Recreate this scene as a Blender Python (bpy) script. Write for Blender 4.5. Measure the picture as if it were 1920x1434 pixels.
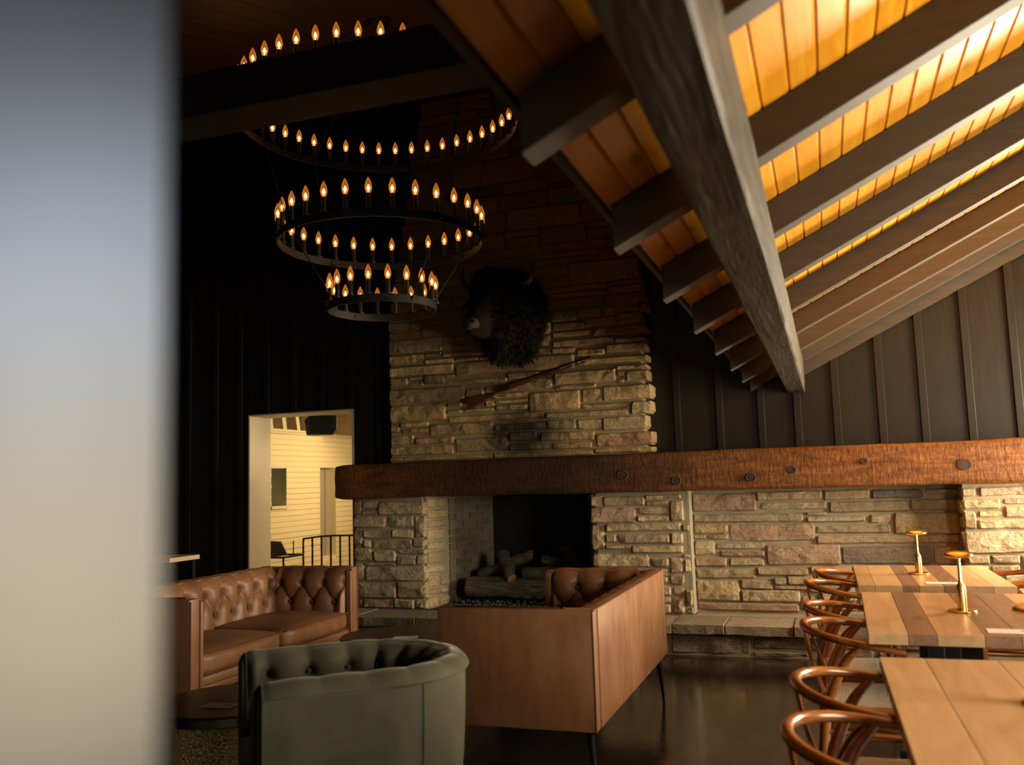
import bpy, bmesh, math, random
from mathutils import Vector, Matrix, noise
random.seed(11)
PI = math.pi
for o in list(bpy.data.objects): bpy.data.objects.remove(o)
SC = bpy.context.scene
COL = SC.collection

# ------------------------------------------------------------------ camera
EYE = Vector((0, 0, 1.4))
def cam_axes(yaw, pitch, roll):
    cy, sy, cp, sp = math.cos(yaw), math.sin(yaw), math.cos(pitch), math.sin(pitch)
    f = Vector((-sy*cp, cy*cp, sp)); r = Vector((cy, sy, 0)); u = r.cross(f)
    return r*math.cos(roll)+u*math.sin(roll), u*math.cos(roll)-r*math.sin(roll), f
r_, u_, f_ = cam_axes(math.radians(19.114), math.radians(6.2407), math.radians(-1.737))
cd = bpy.data.cameras.new('camera'); cam = bpy.data.objects.new('camera', cd); COL.objects.link(cam)
mw = Matrix.Identity(4)
for i in range(3):
    mw[i][0], mw[i][1], mw[i][2], mw[i][3] = r_[i], u_[i], -f_[i], EYE[i]
cam.matrix_world = mw
cd.sensor_width = 36; cd.sensor_fit = 'HORIZONTAL'; cd.lens = 1683.7*36/1920
cd.clip_start = .02; cd.clip_end = 100
cd.dof.use_dof = True; cd.dof.focus_distance = 6.3; cd.dof.aperture_fstop = 2.1; cd.dof.aperture_blades = 9
SC.camera = cam

# ------------------------------------------------------------------ world, lights, exposure
w = bpy.data.worlds.new('world'); SC.world = w; w.use_nodes = True
w.node_tree.nodes['Background'].inputs[0].default_value = (.55, .62, .75, 1)
w.node_tree.nodes['Background'].inputs[1].default_value = .012
def area(name, loc, look, sx, sy, power, col, spread=PI):
    l = bpy.data.lights.new(name, 'AREA'); l.shape = 'RECTANGLE'; l.size = sx; l.size_y = sy
    l.energy = power; l.color = col; l.spread = spread
    o = bpy.data.objects.new(name, l); COL.objects.link(o); o.location = loc
    d = Vector(look)-Vector(loc); o.rotation_euler = d.to_track_quat('-Z', 'Z').to_euler()
    return o
# daylight through the tall windows of the right wall: sky, and sun bounced up from the terrace outside
area('window_daylight', (2.78, 6.85, 1.64), (0, 6.5, 1.60), 1.45, 1.82, 400, (1, .86, .62))
area('terrace_bounce', (3.35, 7.0, .30), (.7, 4.0, 2.7), 1.2, 1.6, 950, (1, .84, .60))
area('window_daylight_near', (2.78, 2.4, 1.60), (0, 2.4, 1.2), 2.2, 1.5, 285, (1, .88, .68))
# added lamps behind the camera on the left: bluish above, cream below, tinting the post
area('post_fill_cool', (-2.83, -2.3, 2.25), (-1.2, 1.5, 1.5), 1.4, .9, 5.0, (.76, .85, 1))
area('post_fill_warm', (-2.83, -2.3, 1.05), (-1.2, 1.5, 1.0), 1.4, 1.5, 7.2, (1, .84, .56))
# added weak lamp behind the camera on the right, for a glow on the gold drum
area('drum_fill', (1.3, -2.6, 1.35), (-1.5, 3.0, .5), 1.6, 1.5, 16, (1, .90, .70))
# hall beyond the doorway
area('hall_lamp', (-4.75, 10.0, 2.25), (-6.2, 9.8, 1.2), 1.6, .8, 85, (1, .76, .40))
SC.view_settings.view_transform = 'Standard'; SC.view_settings.look = 'None'
SC.view_settings.gamma = 1; SC.view_settings.use_curve_mapping = False
SC.view_settings.exposure = 0
SC.cycles.max_bounces = 7; SC.cycles.diffuse_bounces = 3; SC.cycles.glossy_bounces = 4
SC.cycles.transparent_max_bounces = 12; SC.cycles.sample_clamp_indirect = 4
SC.cycles.use_denoising = True; SC.cycles.caustics_reflective = False; SC.cycles.caustics_refractive = False

# ------------------------------------------------------------------ mesh helpers
class MB:
    def __init__(s): s.v = []; s.f = []; s.m = []; s.cur = 0
    def add(s, vs, fs):
        n = len(s.v); s.v += [tuple(p) for p in vs]
        for f in fs: s.f.append(tuple(n+i for i in f)); s.m.append(s.cur)
    def box(s, x0, x1, y0, y1, z0, z1):
        s.add([(x0,y0,z0),(x1,y0,z0),(x1,y1,z0),(x0,y1,z0),(x0,y0,z1),(x1,y0,z1),(x1,y1,z1),(x0,y1,z1)],
              [(0,3,2,1),(4,5,6,7),(0,1,5,4),(1,2,6,5),(2,3,7,6),(3,0,4,7)])
    def bar(s, a, b, wx, wy, up=(0,0,1)):
        a, b = Vector(a), Vector(b); d = (b-a).normalized(); u = Vector(up)
        if abs(d.dot(u)) > .98: u = Vector((1,0,0))
        x = d.cross(u).normalized()*wx/2; y = x.cross(d).normalized()*wy/2
        vs = [a-x-y, a+x-y, a+x+y, a-x+y, b-x-y, b+x-y, b+x+y, b-x+y]
        s.add(vs, [(0,3,2,1),(4,5,6,7),(0,1,5,4),(1,2,6,5),(2,3,7,6),(3,0,4,7)])
    def tube(s, pts, r, n=8, caps=True, closed=False, flat=1.0):
        pts = [Vector(p) for p in pts]; m = len(pts)
        rs = r if isinstance(r, (list, tuple)) else [r]*m
        vs = []; prev = None
        for i, p in enumerate(pts):
            if closed: t = pts[(i+1) % m]-pts[i-1]
            else: t = pts[min(i+1, m-1)]-pts[max(i-1, 0)]
            t.normalize()
            if prev is None:
                a = Vector((0,0,1)) if abs(t.z) < .95 else Vector((1,0,0))
                prev = (a-t*a.dot(t)).normalized()
            else: prev = (prev-t*prev.dot(t)).normalized()
            b = t.cross(prev)
            for k in range(n):
                an = 2*PI*k/n
                vs.append(p+prev*math.cos(an)*rs[i]*flat+b*math.sin(an)*rs[i])
        fs = []
        for i in range(m if closed else m-1):
            j = (i+1) % m
            for k in range(n):
                q = (k+1) % n; fs.append((i*n+k, i*n+q, j*n+q, j*n+k))
        if caps and not closed: fs += [tuple(reversed(range(n))), tuple(range((m-1)*n, m*n))]
        s.add(vs, fs)
    def lathe(s, prof, n=20, c=(0,0,0), closed=False):
        vs = []; m = len(prof)
        for (r, z) in prof:
            for k in range(n):
                a = 2*PI*k/n; vs.append((c[0]+r*math.cos(a), c[1]+r*math.sin(a), c[2]+z))
        fs = []
        for i in range(m if closed else m-1):
            j = (i+1) % m
            for k in range(n):
                q = (k+1) % n; fs.append((i*n+k, i*n+q, j*n+q, j*n+k))
        if not closed:
            if prof[0][0] > 1e-5: fs.append(tuple(reversed(range(n))))
            if prof[-1][0] > 1e-5: fs.append(tuple(range((m-1)*n, m*n)))
        s.add(vs, fs)
    def grid(s, fn, nu, nv, flip=False):
        vs = [fn(i/nu, j/nv) for j in range(nv+1) for i in range(nu+1)]; fs = []
        for j in range(nv):
            for i in range(nu):
                a = j*(nu+1)+i; q = (a, a+1, a+nu+2, a+nu+1)
                fs.append(tuple(reversed(q)) if flip else q)
        s.add(vs, fs)
    def prism(s, poly, y0, y1):          # polygon in x,z pushed along y
        n = len(poly); vs = [(x, y0, z) for x, z in poly]+[(x, y1, z) for x, z in poly]
        s.add(vs, [tuple(range(n)), tuple(reversed(range(n, 2*n)))]+[((i+1) % n, i, n+i, n+(i+1) % n) for i in range(n)])
    def ball(s, c, r, n=10, m=6, sc=(1,1,1)):
        pr = [(max(1e-6, math.sin(PI*i/m))*r, -math.cos(PI*i/m)*r) for i in range(m+1)]
        k = len(s.v); s.lathe(pr, n)
        for i in range(k, len(s.v)):
            x, y, z = s.v[i]; s.v[i] = (c[0]+x*sc[0], c[1]+y*sc[1], c[2]+z*sc[2])
    def mesh(s, name, mats, smooth=None, bevel=0, seg=2):
        me = bpy.data.meshes.new(name); me.from_pydata(s.v, [], s.f)
        for m in (mats if isinstance(mats, (list, tuple)) else [mats]): me.materials.append(m)
        for p, i in zip(me.polygons, s.m): p.material_index = i
        bm = bmesh.new(); bm.from_mesh(me)
        bmesh.ops.remove_doubles(bm, verts=bm.verts, dist=1e-5)
        bmesh.ops.recalc_face_normals(bm, faces=bm.faces)
        if bevel:
            es = [e for e in bm.edges if len(e.link_faces) == 2 and e.calc_face_angle(0) > .6]
            bmesh.ops.bevel(bm, geom=es, offset=bevel, segments=seg, affect='EDGES', profile=.6)
        bm.to_mesh(me); bm.free()
        if smooth is not None:
            for p in me.polygons: p.use_smooth = True
            me.set_sharp_from_angle(angle=math.radians(smooth))
        return me
    def build(s, name, mats, parent=None, loc=(0,0,0), smooth=None, bevel=0, seg=2):
        return put(name, s.mesh(name, mats, smooth, bevel, seg), parent, loc)
def put(name, me, parent=None, loc=(0,0,0), rot=None):
    o = bpy.data.objects.new(name, me); COL.objects.link(o); o.location = loc
    if rot: o.rotation_euler = rot
    if parent: o.parent = parent
    return o
def tag(o, label=None, cat=None, group=None, kind=None):
    if label: o['label'] = label
    if cat: o['category'] = cat
    if group: o['group'] = group
    if kind: o['kind'] = kind
    return o
def thing(name, label, cat, loc=(0,0,0), rz=0, group=None):
    o = bpy.data.objects.new(name, None); COL.objects.link(o); o.empty_display_size = .1
    o.location = loc; o.rotation_euler = (0, 0, rz)
    return tag(o, label, cat, group)
def setting(name, label):
    o = bpy.data.objects.new(name, None); COL.objects.link(o); o.empty_display_size = .1
    return tag(o, label, None, None, 'structure')
def dup(root, loc, rz, label, group=None):
    r = root.copy(); COL.objects.link(r); r.location = loc; r.rotation_euler = (0, 0, rz); r['label'] = label
    if group: r['group'] = group
    for ch in list(root.children):
        c = ch.copy(); COL.objects.link(c); c.parent = r
        for g in list(ch.children):
            d = g.copy(); COL.objects.link(d); d.parent = c
    return r
def box(name, m, b, parent=None, bevel=0, smooth=None):
    q = MB(); q.box(*b); return q.build(name, m, parent, bevel=bevel, smooth=smooth)

# ------------------------------------------------------------------ materials
def lin(r, g, b): return tuple(((c/255)/12.92 if c <= 10 else ((c/255+.055)/1.055)**2.4) for c in (r, g, b))+(1,)
class NT:
    def __init__(s, name):
        s.m = bpy.data.materials.new(name); s.m.use_nodes = True; s.t = s.m.node_tree
        s.p = s.t.nodes['Principled BSDF']; s.out = s.t.nodes['Material Output']
    def n(s, typ, **kw):
        o = s.t.nodes.new(typ)
        for k, v in kw.items():
            if hasattr(o, k) and k not in o.inputs: setattr(o, k, v)
            else: o.inputs[k].default_value = v
        return o
    def l(s, a, b): s.t.links.new(a, b)
    def coord(s, scale=(1,1,1), kind='Object', jitter=True):
        if kind == 'World': src = s.n('ShaderNodeNewGeometry').outputs['Position']
        else: src = s.n('ShaderNodeTexCoord').outputs[kind]
        mp = s.n('ShaderNodeMapping'); mp.inputs['Scale'].default_value = scale; s.l(src, mp.inputs['Vector'])
        if jitter and kind != 'World':
            oi = s.n('ShaderNodeObjectInfo'); mu = s.n('ShaderNodeMath', operation='MULTIPLY'); mu.inputs[1].default_value = 37
            s.l(oi.outputs['Random'], mu.inputs[0]); s.l(mu.outputs[0], mp.inputs['Location'])
        return mp.outputs[0]
    def noise(s, vec, scale, detail=5, rough=.6, dist=0):
        o = s.n('ShaderNodeTexNoise'); o.inputs['Scale'].default_value = scale; o.inputs['Detail'].default_value = detail
        o.inputs['Roughness'].default_value = rough; o.inputs['Distortion'].default_value = dist; s.l(vec, o.inputs['Vector']); return o.outputs['Fac']
    def ramp(s, fac, stops, interp='LINEAR'):
        o = s.n('ShaderNodeValToRGB'); e = o.color_ramp; e.interpolation = interp
        while len(e.elements) < len(stops): e.elements.new(.5)
        for el, (p, c) in zip(e.elements, stops): el.position = p; el.color = c if len(c) == 4 else tuple(c)+(1,)
        s.l(fac, o.inputs['Fac']); return o.outputs['Color']
    def mix(s, fac, a, b, mode='MIX'):
        o = s.n('ShaderNodeMix', data_type='RGBA', blend_type=mode)
        for i, v in ((0, fac), (6, a), (7, b)):
            if isinstance(v, (int, float)): o.inputs[i].default_value = v
            elif isinstance(v, tuple): o.inputs[i].default_value = v
            else: s.l(v, o.inputs[i])
        return o.outputs[2]
    def math(s, op, a, b=None):
        o = s.n('ShaderNodeMath', operation=op)
        for i, v in ((0, a), (1, b)):
            if v is None: continue
            if isinstance(v, (int, float)): o.inputs[i].default_value = v
            else: s.l(v, o.inputs[i])
        return o.outputs[0]
    def bump(s, h, strength=.3, dist=.01):
        o = s.n('ShaderNodeBump'); o.inputs['Strength'].default_value = strength; o.inputs['Distance'].default_value = dist
        s.l(h, o.inputs['Height']); s.l(o.outputs[0], s.p.inputs['Normal'])
    def set(s, base=None, rough=None, metal=None, **kw):
        for k, v in (('Base Color', base), ('Roughness', rough), ('Metallic', metal)):
            if v is None: continue
            if isinstance(v, (int, float, tuple)): s.p.inputs[k].default_value = v
            else: s.l(v, s.p.inputs[k])
        for k, v in kw.items(): s.p.inputs[k.replace('_', ' ')].default_value = v
        return s.m
def simple(name, c, rough=.5, metal=0, c2=None, ns=8, stretch=(1,1,1), bump=0, bs=40, bd=.004, **kw):
    t = NT(name); v = t.coord(stretch)
    base = c
    if c2: base = t.ramp(t.noise(v, ns, 6), [(.3, c), (.7, c2)])
    if bump: t.bump(t.noise(v, bs, 4), bump, bd)
    return t.set(base, rough, metal, **kw)
# stone: each piece takes its own tint; soot over the firebox
def soot_shade(t, cx, cz, rx, rz):
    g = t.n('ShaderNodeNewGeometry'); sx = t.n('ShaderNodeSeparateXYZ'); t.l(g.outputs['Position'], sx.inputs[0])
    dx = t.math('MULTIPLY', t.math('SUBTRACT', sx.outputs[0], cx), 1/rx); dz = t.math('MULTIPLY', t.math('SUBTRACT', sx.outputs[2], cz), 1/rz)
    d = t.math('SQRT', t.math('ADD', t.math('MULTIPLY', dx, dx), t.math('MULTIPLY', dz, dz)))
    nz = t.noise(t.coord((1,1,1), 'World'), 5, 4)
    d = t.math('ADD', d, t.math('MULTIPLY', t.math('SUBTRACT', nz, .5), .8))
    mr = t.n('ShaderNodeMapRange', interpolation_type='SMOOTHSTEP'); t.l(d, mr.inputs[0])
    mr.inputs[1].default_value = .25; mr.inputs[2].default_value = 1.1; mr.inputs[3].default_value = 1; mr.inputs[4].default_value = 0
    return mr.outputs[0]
def stone_mat(name, stops, dark=0):
    t = NT(name); oi = t.n('ShaderNodeObjectInfo')
    base = t.ramp(oi.outputs['Random'], stops, 'CONSTANT')
    v = t.coord((1,1,1))
    n1 = t.noise(v, 6, 8, .65, .4); n2 = t.noise(v, 38, 6, .7); st = t.coord((5,5,22)); n3 = t.noise(st, 2.2, 5, .6, .5)
    c = t.mix(t.ramp(n1, [(.35, (0,0,0)), (.7, (1,1,1))]), base, t.mix(.5, base, (.40,.25,.13,1)))
    c = t.mix(t.ramp(n2, [(.38, (.75,)*3), (.58, (0,0,0))]), c, t.mix(.55, c, (.10,.075,.05,1)))
    if dark: c = t.mix(t.math('MULTIPLY', soot_shade(t, -2.6, 1.82, .5, .36), dark), c, (.012,.010,.008,1))
    h = t.math('ADD', t.math('MULTIPLY', n1, 1.0), t.math('ADD', t.math('MULTIPLY', n2, .35), t.math('MULTIPLY', n3, .5)))
    n4 = t.noise(v, 17, 6, .7, .6); t.bump(t.math('ADD', h, n4), .9, .022)
    return t.set(c, .9, Specular_IOR_Level=.25)
TAN = [(0, (.40,.31,.18)), (.14, (.48,.365,.20)), (.28, (.35,.275,.165)), (.42, (.46,.335,.205)), (.54, (.52,.415,.26)), (.70, (.42,.275,.185)), (.77, (.42,.365,.24)), (.87, (.50,.37,.19)), (.972, (.18,.155,.135))]
M_STONE_WARMLIT = stone_mat('sandstone', [(p, (c[0]*.98, c[1]*.83, c[2]*.60)) for p, c in TAN], .93)  # warm light on the chimney put into the tan as an orange tint
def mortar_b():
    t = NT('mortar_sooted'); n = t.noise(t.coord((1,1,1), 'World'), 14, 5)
    c = t.mix(t.math('MULTIPLY', soot_shade(t, -2.6, 1.82, .5, .36), .93), t.ramp(n, [(.3, (.22,.155,.075,1)), (.7, (.29,.21,.105,1))]), (.012,.010,.008,1))
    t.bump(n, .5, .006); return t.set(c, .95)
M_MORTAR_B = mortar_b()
M_STONE_LOW = stone_mat('sandstone_low', [(p, tuple(min(1, x*1.06) for x in c)) for p, c in TAN])
M_HEARTH = stone_mat('hearth_stone', [(0, (.30,.255,.19)), (.3, (.25,.21,.155)), (.6, (.34,.285,.21)), (.85, (.24,.20,.15))])
M_MORTAR = simple('mortar', (.25,.205,.13,1), .95, c2=(.33,.275,.18,1), ns=14, bump=.5, bs=60, bd=.006)
M_BRICK = stone_mat('firebrick', [(0, (.25,.225,.165)), (.3, (.21,.185,.13)), (.6, (.28,.25,.19)), (.85, (.18,.16,.115))])
M_SOOT = simple('soot_shade', (.006,.006,.005,1), .95, c2=(.012,.011,.010,1))
def wood(name, a, b, c, rough=.45, stretch=(1,14,14), ns=2.2, bump=.25, bd=.004, knots=False, coat=0, hue=0):
    t = NT(name); v = t.coord(stretch)
    n1 = t.noise(v, ns, 8, .62, 1.2); n2 = t.noise(v, ns*9, 4, .6)
    f = t.math('ADD', t.math('MULTIPLY', n1, .75), t.math('MULTIPLY', n2, .25))
    col = t.ramp(f, [(.32, a), (.5, b), (.68, c)])
    if hue:
        oi = t.n('ShaderNodeObjectInfo'); col = t.mix(t.math('MULTIPLY', oi.outputs['Random'], hue), col, t.mix(1.0, col, (.62,.5,.42,1), 'MULTIPLY'))
    if knots:
        vo = t.n('ShaderNodeTexVoronoi'); vo.inputs['Scale'].default_value = knots; t.l(t.coord((1.0, .42, 1.0) if stretch[1] < stretch[0] else (.42,1,1)), vo.inputs['Vector'])
        k = t.ramp(vo.outputs['Distance'], [(.07, (1,1,1)), (.17, (0,0,0))]); col = t.mix(t.math('MULTIPLY', k, .8), col, t.mix(.75, col, (.05,.02,.008,1)))
    t.bump(f, bump, bd)
    return t.set(col, rough, Coat_Weight=coat, Coat_Roughness=.2)
M_PINE = wood('pine_board', (.60,.22,.010,1), (.70,.295,.016,1), (.80,.39,.035,1), .28, (14,1,14), 1.3, .08, .002, knots=6.5, hue=.35)
M_DARKCEIL = wood('stained_board', (.055,.013,.006,1), (.075,.018,.008,1), (.10,.025,.011,1), .6, (14,1,14), 1.3, .1, .002)
M_RAFTER = wood('painted_rafter', (.034,.0235,.0145,1), (.044,.031,.019,1), (.056,.040,.025,1), .55, (1,12,12), 2, .2, .003)
def rough_beam(name, a, b, stretch, scale, strength):
    t = NT(name); v = t.coord(stretch, jitter=False)
    wv = t.n('ShaderNodeTexWave', wave_type='BANDS', bands_direction='X', wave_profile='SAW'); wv.inputs['Scale'].default_value = scale
    wv.inputs['Distortion'].default_value = 9; wv.inputs['Detail'].default_value = 3; wv.inputs['Detail Scale'].default_value = .9; t.l(v, wv.inputs['Vector'])
    n = t.noise(v, 30, 5)
    h = t.math('ADD', t.math('MULTIPLY', wv.outputs['Fac'], .6), t.math('MULTIPLY', n, .5))
    t.bump(h, strength, .006)
    return t.set(t.ramp(h, [(.2, a), (.9, b)]), .55)
M_BEAM = rough_beam('rough_sawn_beam', (.026,.020,.0125,1), (.082,.064,.041,1), (1,.13,1), 16, 1.0)
M_TIE = wood('dark_tie_beam', (.010,.009,.006,1), (.014,.012,.008,1), (.019,.016,.011,1), .7, (1,10,10), 2, .2)
def wallboard(name, c, rough):
    t = NT(name); v = t.coord((9,9,.7)); n = t.noise(v, 3, 6); 
    t.bump(n, .12, .002)
    return t.set(t.ramp(n, [(.3, c), (.75, tuple(x*1.35 for x in c[:3])+(1,))]), t.ramp(t.noise(v, 5, 3), [(.2, (rough-.08,)*3), (.8, (rough+.1,)*3)]), Specular_IOR_Level=.3)
M_BOARD = wallboard('dark_board', (.0125,.0085,.0045,1), .42)
def mantel_mat():
    t = NT('hewn_mantel'); v = t.coord((1.2,9,9), jitter=False)
    n1 = t.noise(v, 2.0, 8, .65, 1.0)
    hew = t.noise(t.coord((22,6,7), jitter=False), 1.9, 3, .55, .4)
    tick = t.ramp(hew, [(.66, (0,0,0)), (.70, (1,1,1))])
    n2 = t.noise(t.coord((10,10,10), jitter=False), 3, 6)
    col = t.ramp(t.math('ADD', t.math('MULTIPLY', n1, .6), t.math('MULTIPLY', n2, .4)), [(.34, (.062,.018,.004,1)), (.5, (.14,.047,.009,1)), (.66, (.225,.088,.018,1))])
    col = t.mix(t.math('MULTIPLY', tick, .5), col, (.31,.16,.05,1))
    col = t.mix(t.math('MULTIPLY', soot_shade(t, -2.55, 1.5, 1.75, .8), .84), col, (.012,.007,.005,1))  # soot in the middle, plus shade painted over the dim left end
    h = t.math('ADD', t.math('MULTIPLY', hew, 1.0), t.math('ADD', t.math('MULTIPLY', n1, .6), t.math('MULTIPLY', n2, .5)))
    t.bump(h, .42, .013)
    return t.set(col, .5, Specular_IOR_Level=.3)
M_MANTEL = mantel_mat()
M_KNOT = simple('dark_knot', (.018,.008,.004,1), .85, c2=(.06,.024,.010,1), ns=20, bump=.6, bs=40)
def leather(name, a, b, c, rough=.42):
    t = NT(name); v = t.coord((1,1,1)); n1 = t.noise(v, 3.2, 6, .6, .3); n2 = t.noise(t.coord((6,6,1.2)), 4, 5, .65); n3 = t.noise(v, 210, 3)
    col = t.ramp(t.math('ADD', t.math('MULTIPLY', n1, .6), t.math('MULTIPLY', n2, .4)), [(.35, a), (.5, b), (.68, c)])
    t.bump(t.math('ADD', t.math('MULTIPLY', n3, .3), n1), .10, .004)
    return t.set(col, t.ramp(n2, [(.2, (rough-.06,)*3), (.8, (rough+.14,)*3)]), Specular_IOR_Level=.45)
M_LEATHER = leather('cognac_leather', (.175,.070,.027,1), (.23,.100,.042,1), (.30,.14,.064,1))
M_LEATHER_DK = leather('leather_seam', (.10,.032,.012,1), (.13,.045,.016,1), (.16,.055,.02,1))
def velvet(name, a, b):
    t = NT(name); v = t.coord((1,1,1)); n = t.noise(v, 4.5, 5, .55, .5)
    t.bump(t.noise(v, 300, 2), .08, .002)
    return t.set(t.ramp(n, [(.35, a), (.65, b)]), .85, Sheen_Weight=.42, Sheen_Roughness=.35, Sheen_Tint=(.80,.76,.60,1), Specular_IOR_Level=.15)
M_VELVET = velvet('sage_velvet', (.060,.055,.034,1), (.088,.081,.053,1))
M_VELVET_DK = velvet('sage_welt', (.045,.043,.028,1), (.06,.058,.04,1))
M_BLACK = simple('black_metal', (.012,.012,.012,1), .4, .6)
M_IRON = simple('dark_iron', (.016,.011,.008,1), .5, .5, c2=(.024,.017,.012,1))
M_BRASS = simple('brushed_brass', (.78,.50,.16,1), .27, 1.0, c2=(.85,.58,.22,1), ns=12, stretch=(8,8,1), bump=.05, bs=30)
M_HAMMER = None
def hammered():
    t = NT('hammered_gold'); vo = t.n('ShaderNodeTexVoronoi'); vo.inputs['Scale'].default_value = 85; t.l(t.coord((1,1,1), jitter=False), vo.inputs['Vector'])
    t.bump(t.math('MULTIPLY', vo.outputs['Distance'], vo.outputs['Distance']), .8, .02)
    return t.set((.80,.60,.24,1), .55, .85)
M_HAMMER = hammered()
M_ESPRESSO = wood('espresso_top', (.020,.012,.008,1), (.028,.017,.011,1), (.04,.024,.015,1), .38, (2,12,12), 2, .1)
M_CHAIR = wood('walnut_gloss', (.19,.056,.011,1), (.28,.092,.018,1), (.37,.135,.03,1), .25, (3,3,12), 2.4, .05, .002, coat=.4)
def cordmat():
    t = NT('paper_cord'); tc = t.n('ShaderNodeTexCoord'); sp = t.n('ShaderNodeSeparateXYZ'); t.l(tc.outputs['Object'], sp.inputs[0])
    ax = t.math('ABSOLUTE', sp.outputs[0]); ay = t.math('ABSOLUTE', sp.outputs[1])
    sel = t.math('GREATER_THAN', t.math('MULTIPLY', ax, 1.15), ay)
    q = t.math('ADD', t.math('MULTIPLY', sel, sp.outputs[0]), t.math('MULTIPLY', t.math('SUBTRACT', 1.0, sel), sp.outputs[1]))
    s = t.math('ABSOLUTE', t.math('SINE', t.math('MULTIPLY', q, 420)))
    n = t.noise(t.coord((1,1,1)), 30, 3)
    t.bump(s, .8, .006)
    f = t.math('ADD', t.math('MULTIPLY', s, .7), t.math('MULTIPLY', n, .3))
    return t.set(t.ramp(f, [(.15, (.16,.11,.065,1)), (.6, (.50,.39,.26,1)), (.9, (.62,.50,.35,1))]), .8)
M_CORD = cordmat()
BUTCHER = []
for i, (a, b, c) in enumerate([((.43,.265,.125),(.52,.34,.175),(.60,.42,.235)), ((.165,.09,.052),(.225,.13,.08),(.32,.195,.12)), ((.36,.21,.10),(.45,.28,.14),(.53,.35,.19)), ((.52,.34,.17),(.60,.41,.22),(.66,.47,.27))]):
    BUTCHER.append(wood('butcher_block_%s' % ['maple','walnut','oak','birch'][i], a+(1,), b+(1,), c+(1,), .33, (9,1,9), 1.5, .06, .002, hue=.25))
M_PAPER = simple('white_card', (.72,.69,.64,1), .45)
M_INK = simple('ink', (.06,.055,.05,1), .6)
M_CREAM = simple('cream_paint', (.74,.60,.36,1), .6, c2=(.80,.66,.42,1), ns=2.5, stretch=(.5,.5,4), bump=.25, bs=25, bd=.004)
M_JAMB = simple('cream_jamb', (.66,.54,.36,1), .5, c2=(.70,.58,.40,1), ns=1.5)
M_GREYP = simple('grey_panel', (.36,.31,.22,1), .6)
M_GLASSDK = simple('dark_glass', (.02,.018,.01,1), .15)
M_REVEAL = simple('pale_reveal', (.62,.64,.52,1), .5)
M_BROWN = simple('brown_soffit', (.16,.11,.05,1), .7, c2=(.2,.14,.065,1))
M_LEDGE = wood('pale_ledge', (.55,.37,.20,1), (.62,.43,.25,1), (.68,.49,.30,1), .5, (1,12,12), 2, .05)
def floor_mat():
    t = NT('polished_dark_floor'); v = t.coord((1,1,1), jitter=False); n = t.noise(v, 2.2, 8, .65, .6); n2 = t.noise(v, 14, 5)
    br = t.n('ShaderNodeTexBrick'); br.inputs['Scale'].default_value = 1; br.offset = 0; br.inputs['Brick Width'].default_value = .6; br.inputs['Row Height'].default_value = .6
    br.inputs['Mortar Size'].default_value = .004; br.inputs['Color1'].default_value = (1,1,1,1); br.inputs['Color2'].default_value = (.8,.8,.8,1); br.inputs['Mortar'].default_value = (0,0,0,1); t.l(v, br.inputs['Vector'])
    c = t.ramp(n, [(.3, (.014,.010,.007,1)), (.6, (.026,.018,.012,1)), (.8, (.042,.029,.019,1))])
    c = t.mix(1.0, c, t.mix(.6, (1,1,1,1), br.outputs['Color']), 'MULTIPLY')
    t.bump(t.math('ADD', t.math('MULTIPLY', n2, .3), br.outputs['Fac']), .05, .003)
    return t.set(c, t.ramp(n2, [(.3, (.11,)*3), (.75, (.22,)*3)]), Specular_IOR_Level=.6)
M_FLOOR = floor_mat()
M_LOG = None
def bark():
    t = NT('ceramic_bark'); v = t.coord((3,20,20)); n = t.noise(v, 2.2, 7, .7, .8); n2 = t.noise(t.coord((1,1,1)), 9, 4)
    t.bump(n, 1.0, .03)
    return t.set(t.ramp(n, [(.3, (.022,.017,.012,1)), (.5, (.13,.105,.075,1)), (.75, (.30,.255,.19,1))]), .9)
M_LOG = bark()
M_LOGEND = simple('cut_log_end', (.34,.17,.06,1), .85, c2=(.22,.13,.07,1), ns=25)
M_LAVA = simple('lava_rock', (.035,.038,.034,1), .8, c2=(.09,.095,.085,1), ns=30)
M_FUR = simple('dark_fur', (.009,.006,.004,1), .95, c2=(.020,.014,.009,1), ns=20, bump=.6, bs=90, Specular_IOR_Level=.1)
M_NOSE = simple('muzzle_skin', (.075,.055,.03,1), .8, c2=(.035,.025,.016,1), ns=14, bump=.4, bs=60)
M_HORN = simple('horn', (.03,.028,.024,1), .35, c2=(.07,.06,.05,1), ns=6)
M_EYE = simple('glass_eye', (.03,.012,.005,1), .15)
M_STOCK = wood('gun_stock', (.055,.014,.006,1), (.08,.021,.009,1), (.11,.03,.013,1), .3, (1,10,10), 2, .1)
M_PLASTIC = simple('black_plastic', (.010,.010,.010,1), .45, bump=.1, bs=120)
M_POST = simple('satin_post', (.82,.82,.82,1), .34, 1.0)
def bulb_glass():
    t = NT('bulb_glass'); tr = t.n('ShaderNodeBsdfTransparent'); tr.inputs[0].default_value = (1,.86,.66,1)
    gl = t.n('ShaderNodeBsdfGlossy'); gl.inputs['Roughness'].default_value = .05; lw = t.n('ShaderNodeLayerWeight'); lw.inputs[0].default_value = .3
    em = t.n('ShaderNodeEmission'); em.inputs[0].default_value = (1,.30,.045,1); em.inputs[1].default_value = .16      # amber glass; the emission paints in the bloom of the filament
    mx = t.n('ShaderNodeMixShader'); t.l(lw.outputs['Fresnel'], mx.inputs[0]); t.l(tr.outputs[0], mx.inputs[1]); t.l(gl.outputs[0], mx.inputs[2])
    ad = t.n('ShaderNodeAddShader'); t.l(mx.outputs[0], ad.inputs[0]); t.l(em.outputs[0], ad.inputs[1]); t.l(ad.outputs[0], t.out.inputs[0])
    return t.m
M_BULB = bulb_glass()
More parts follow.
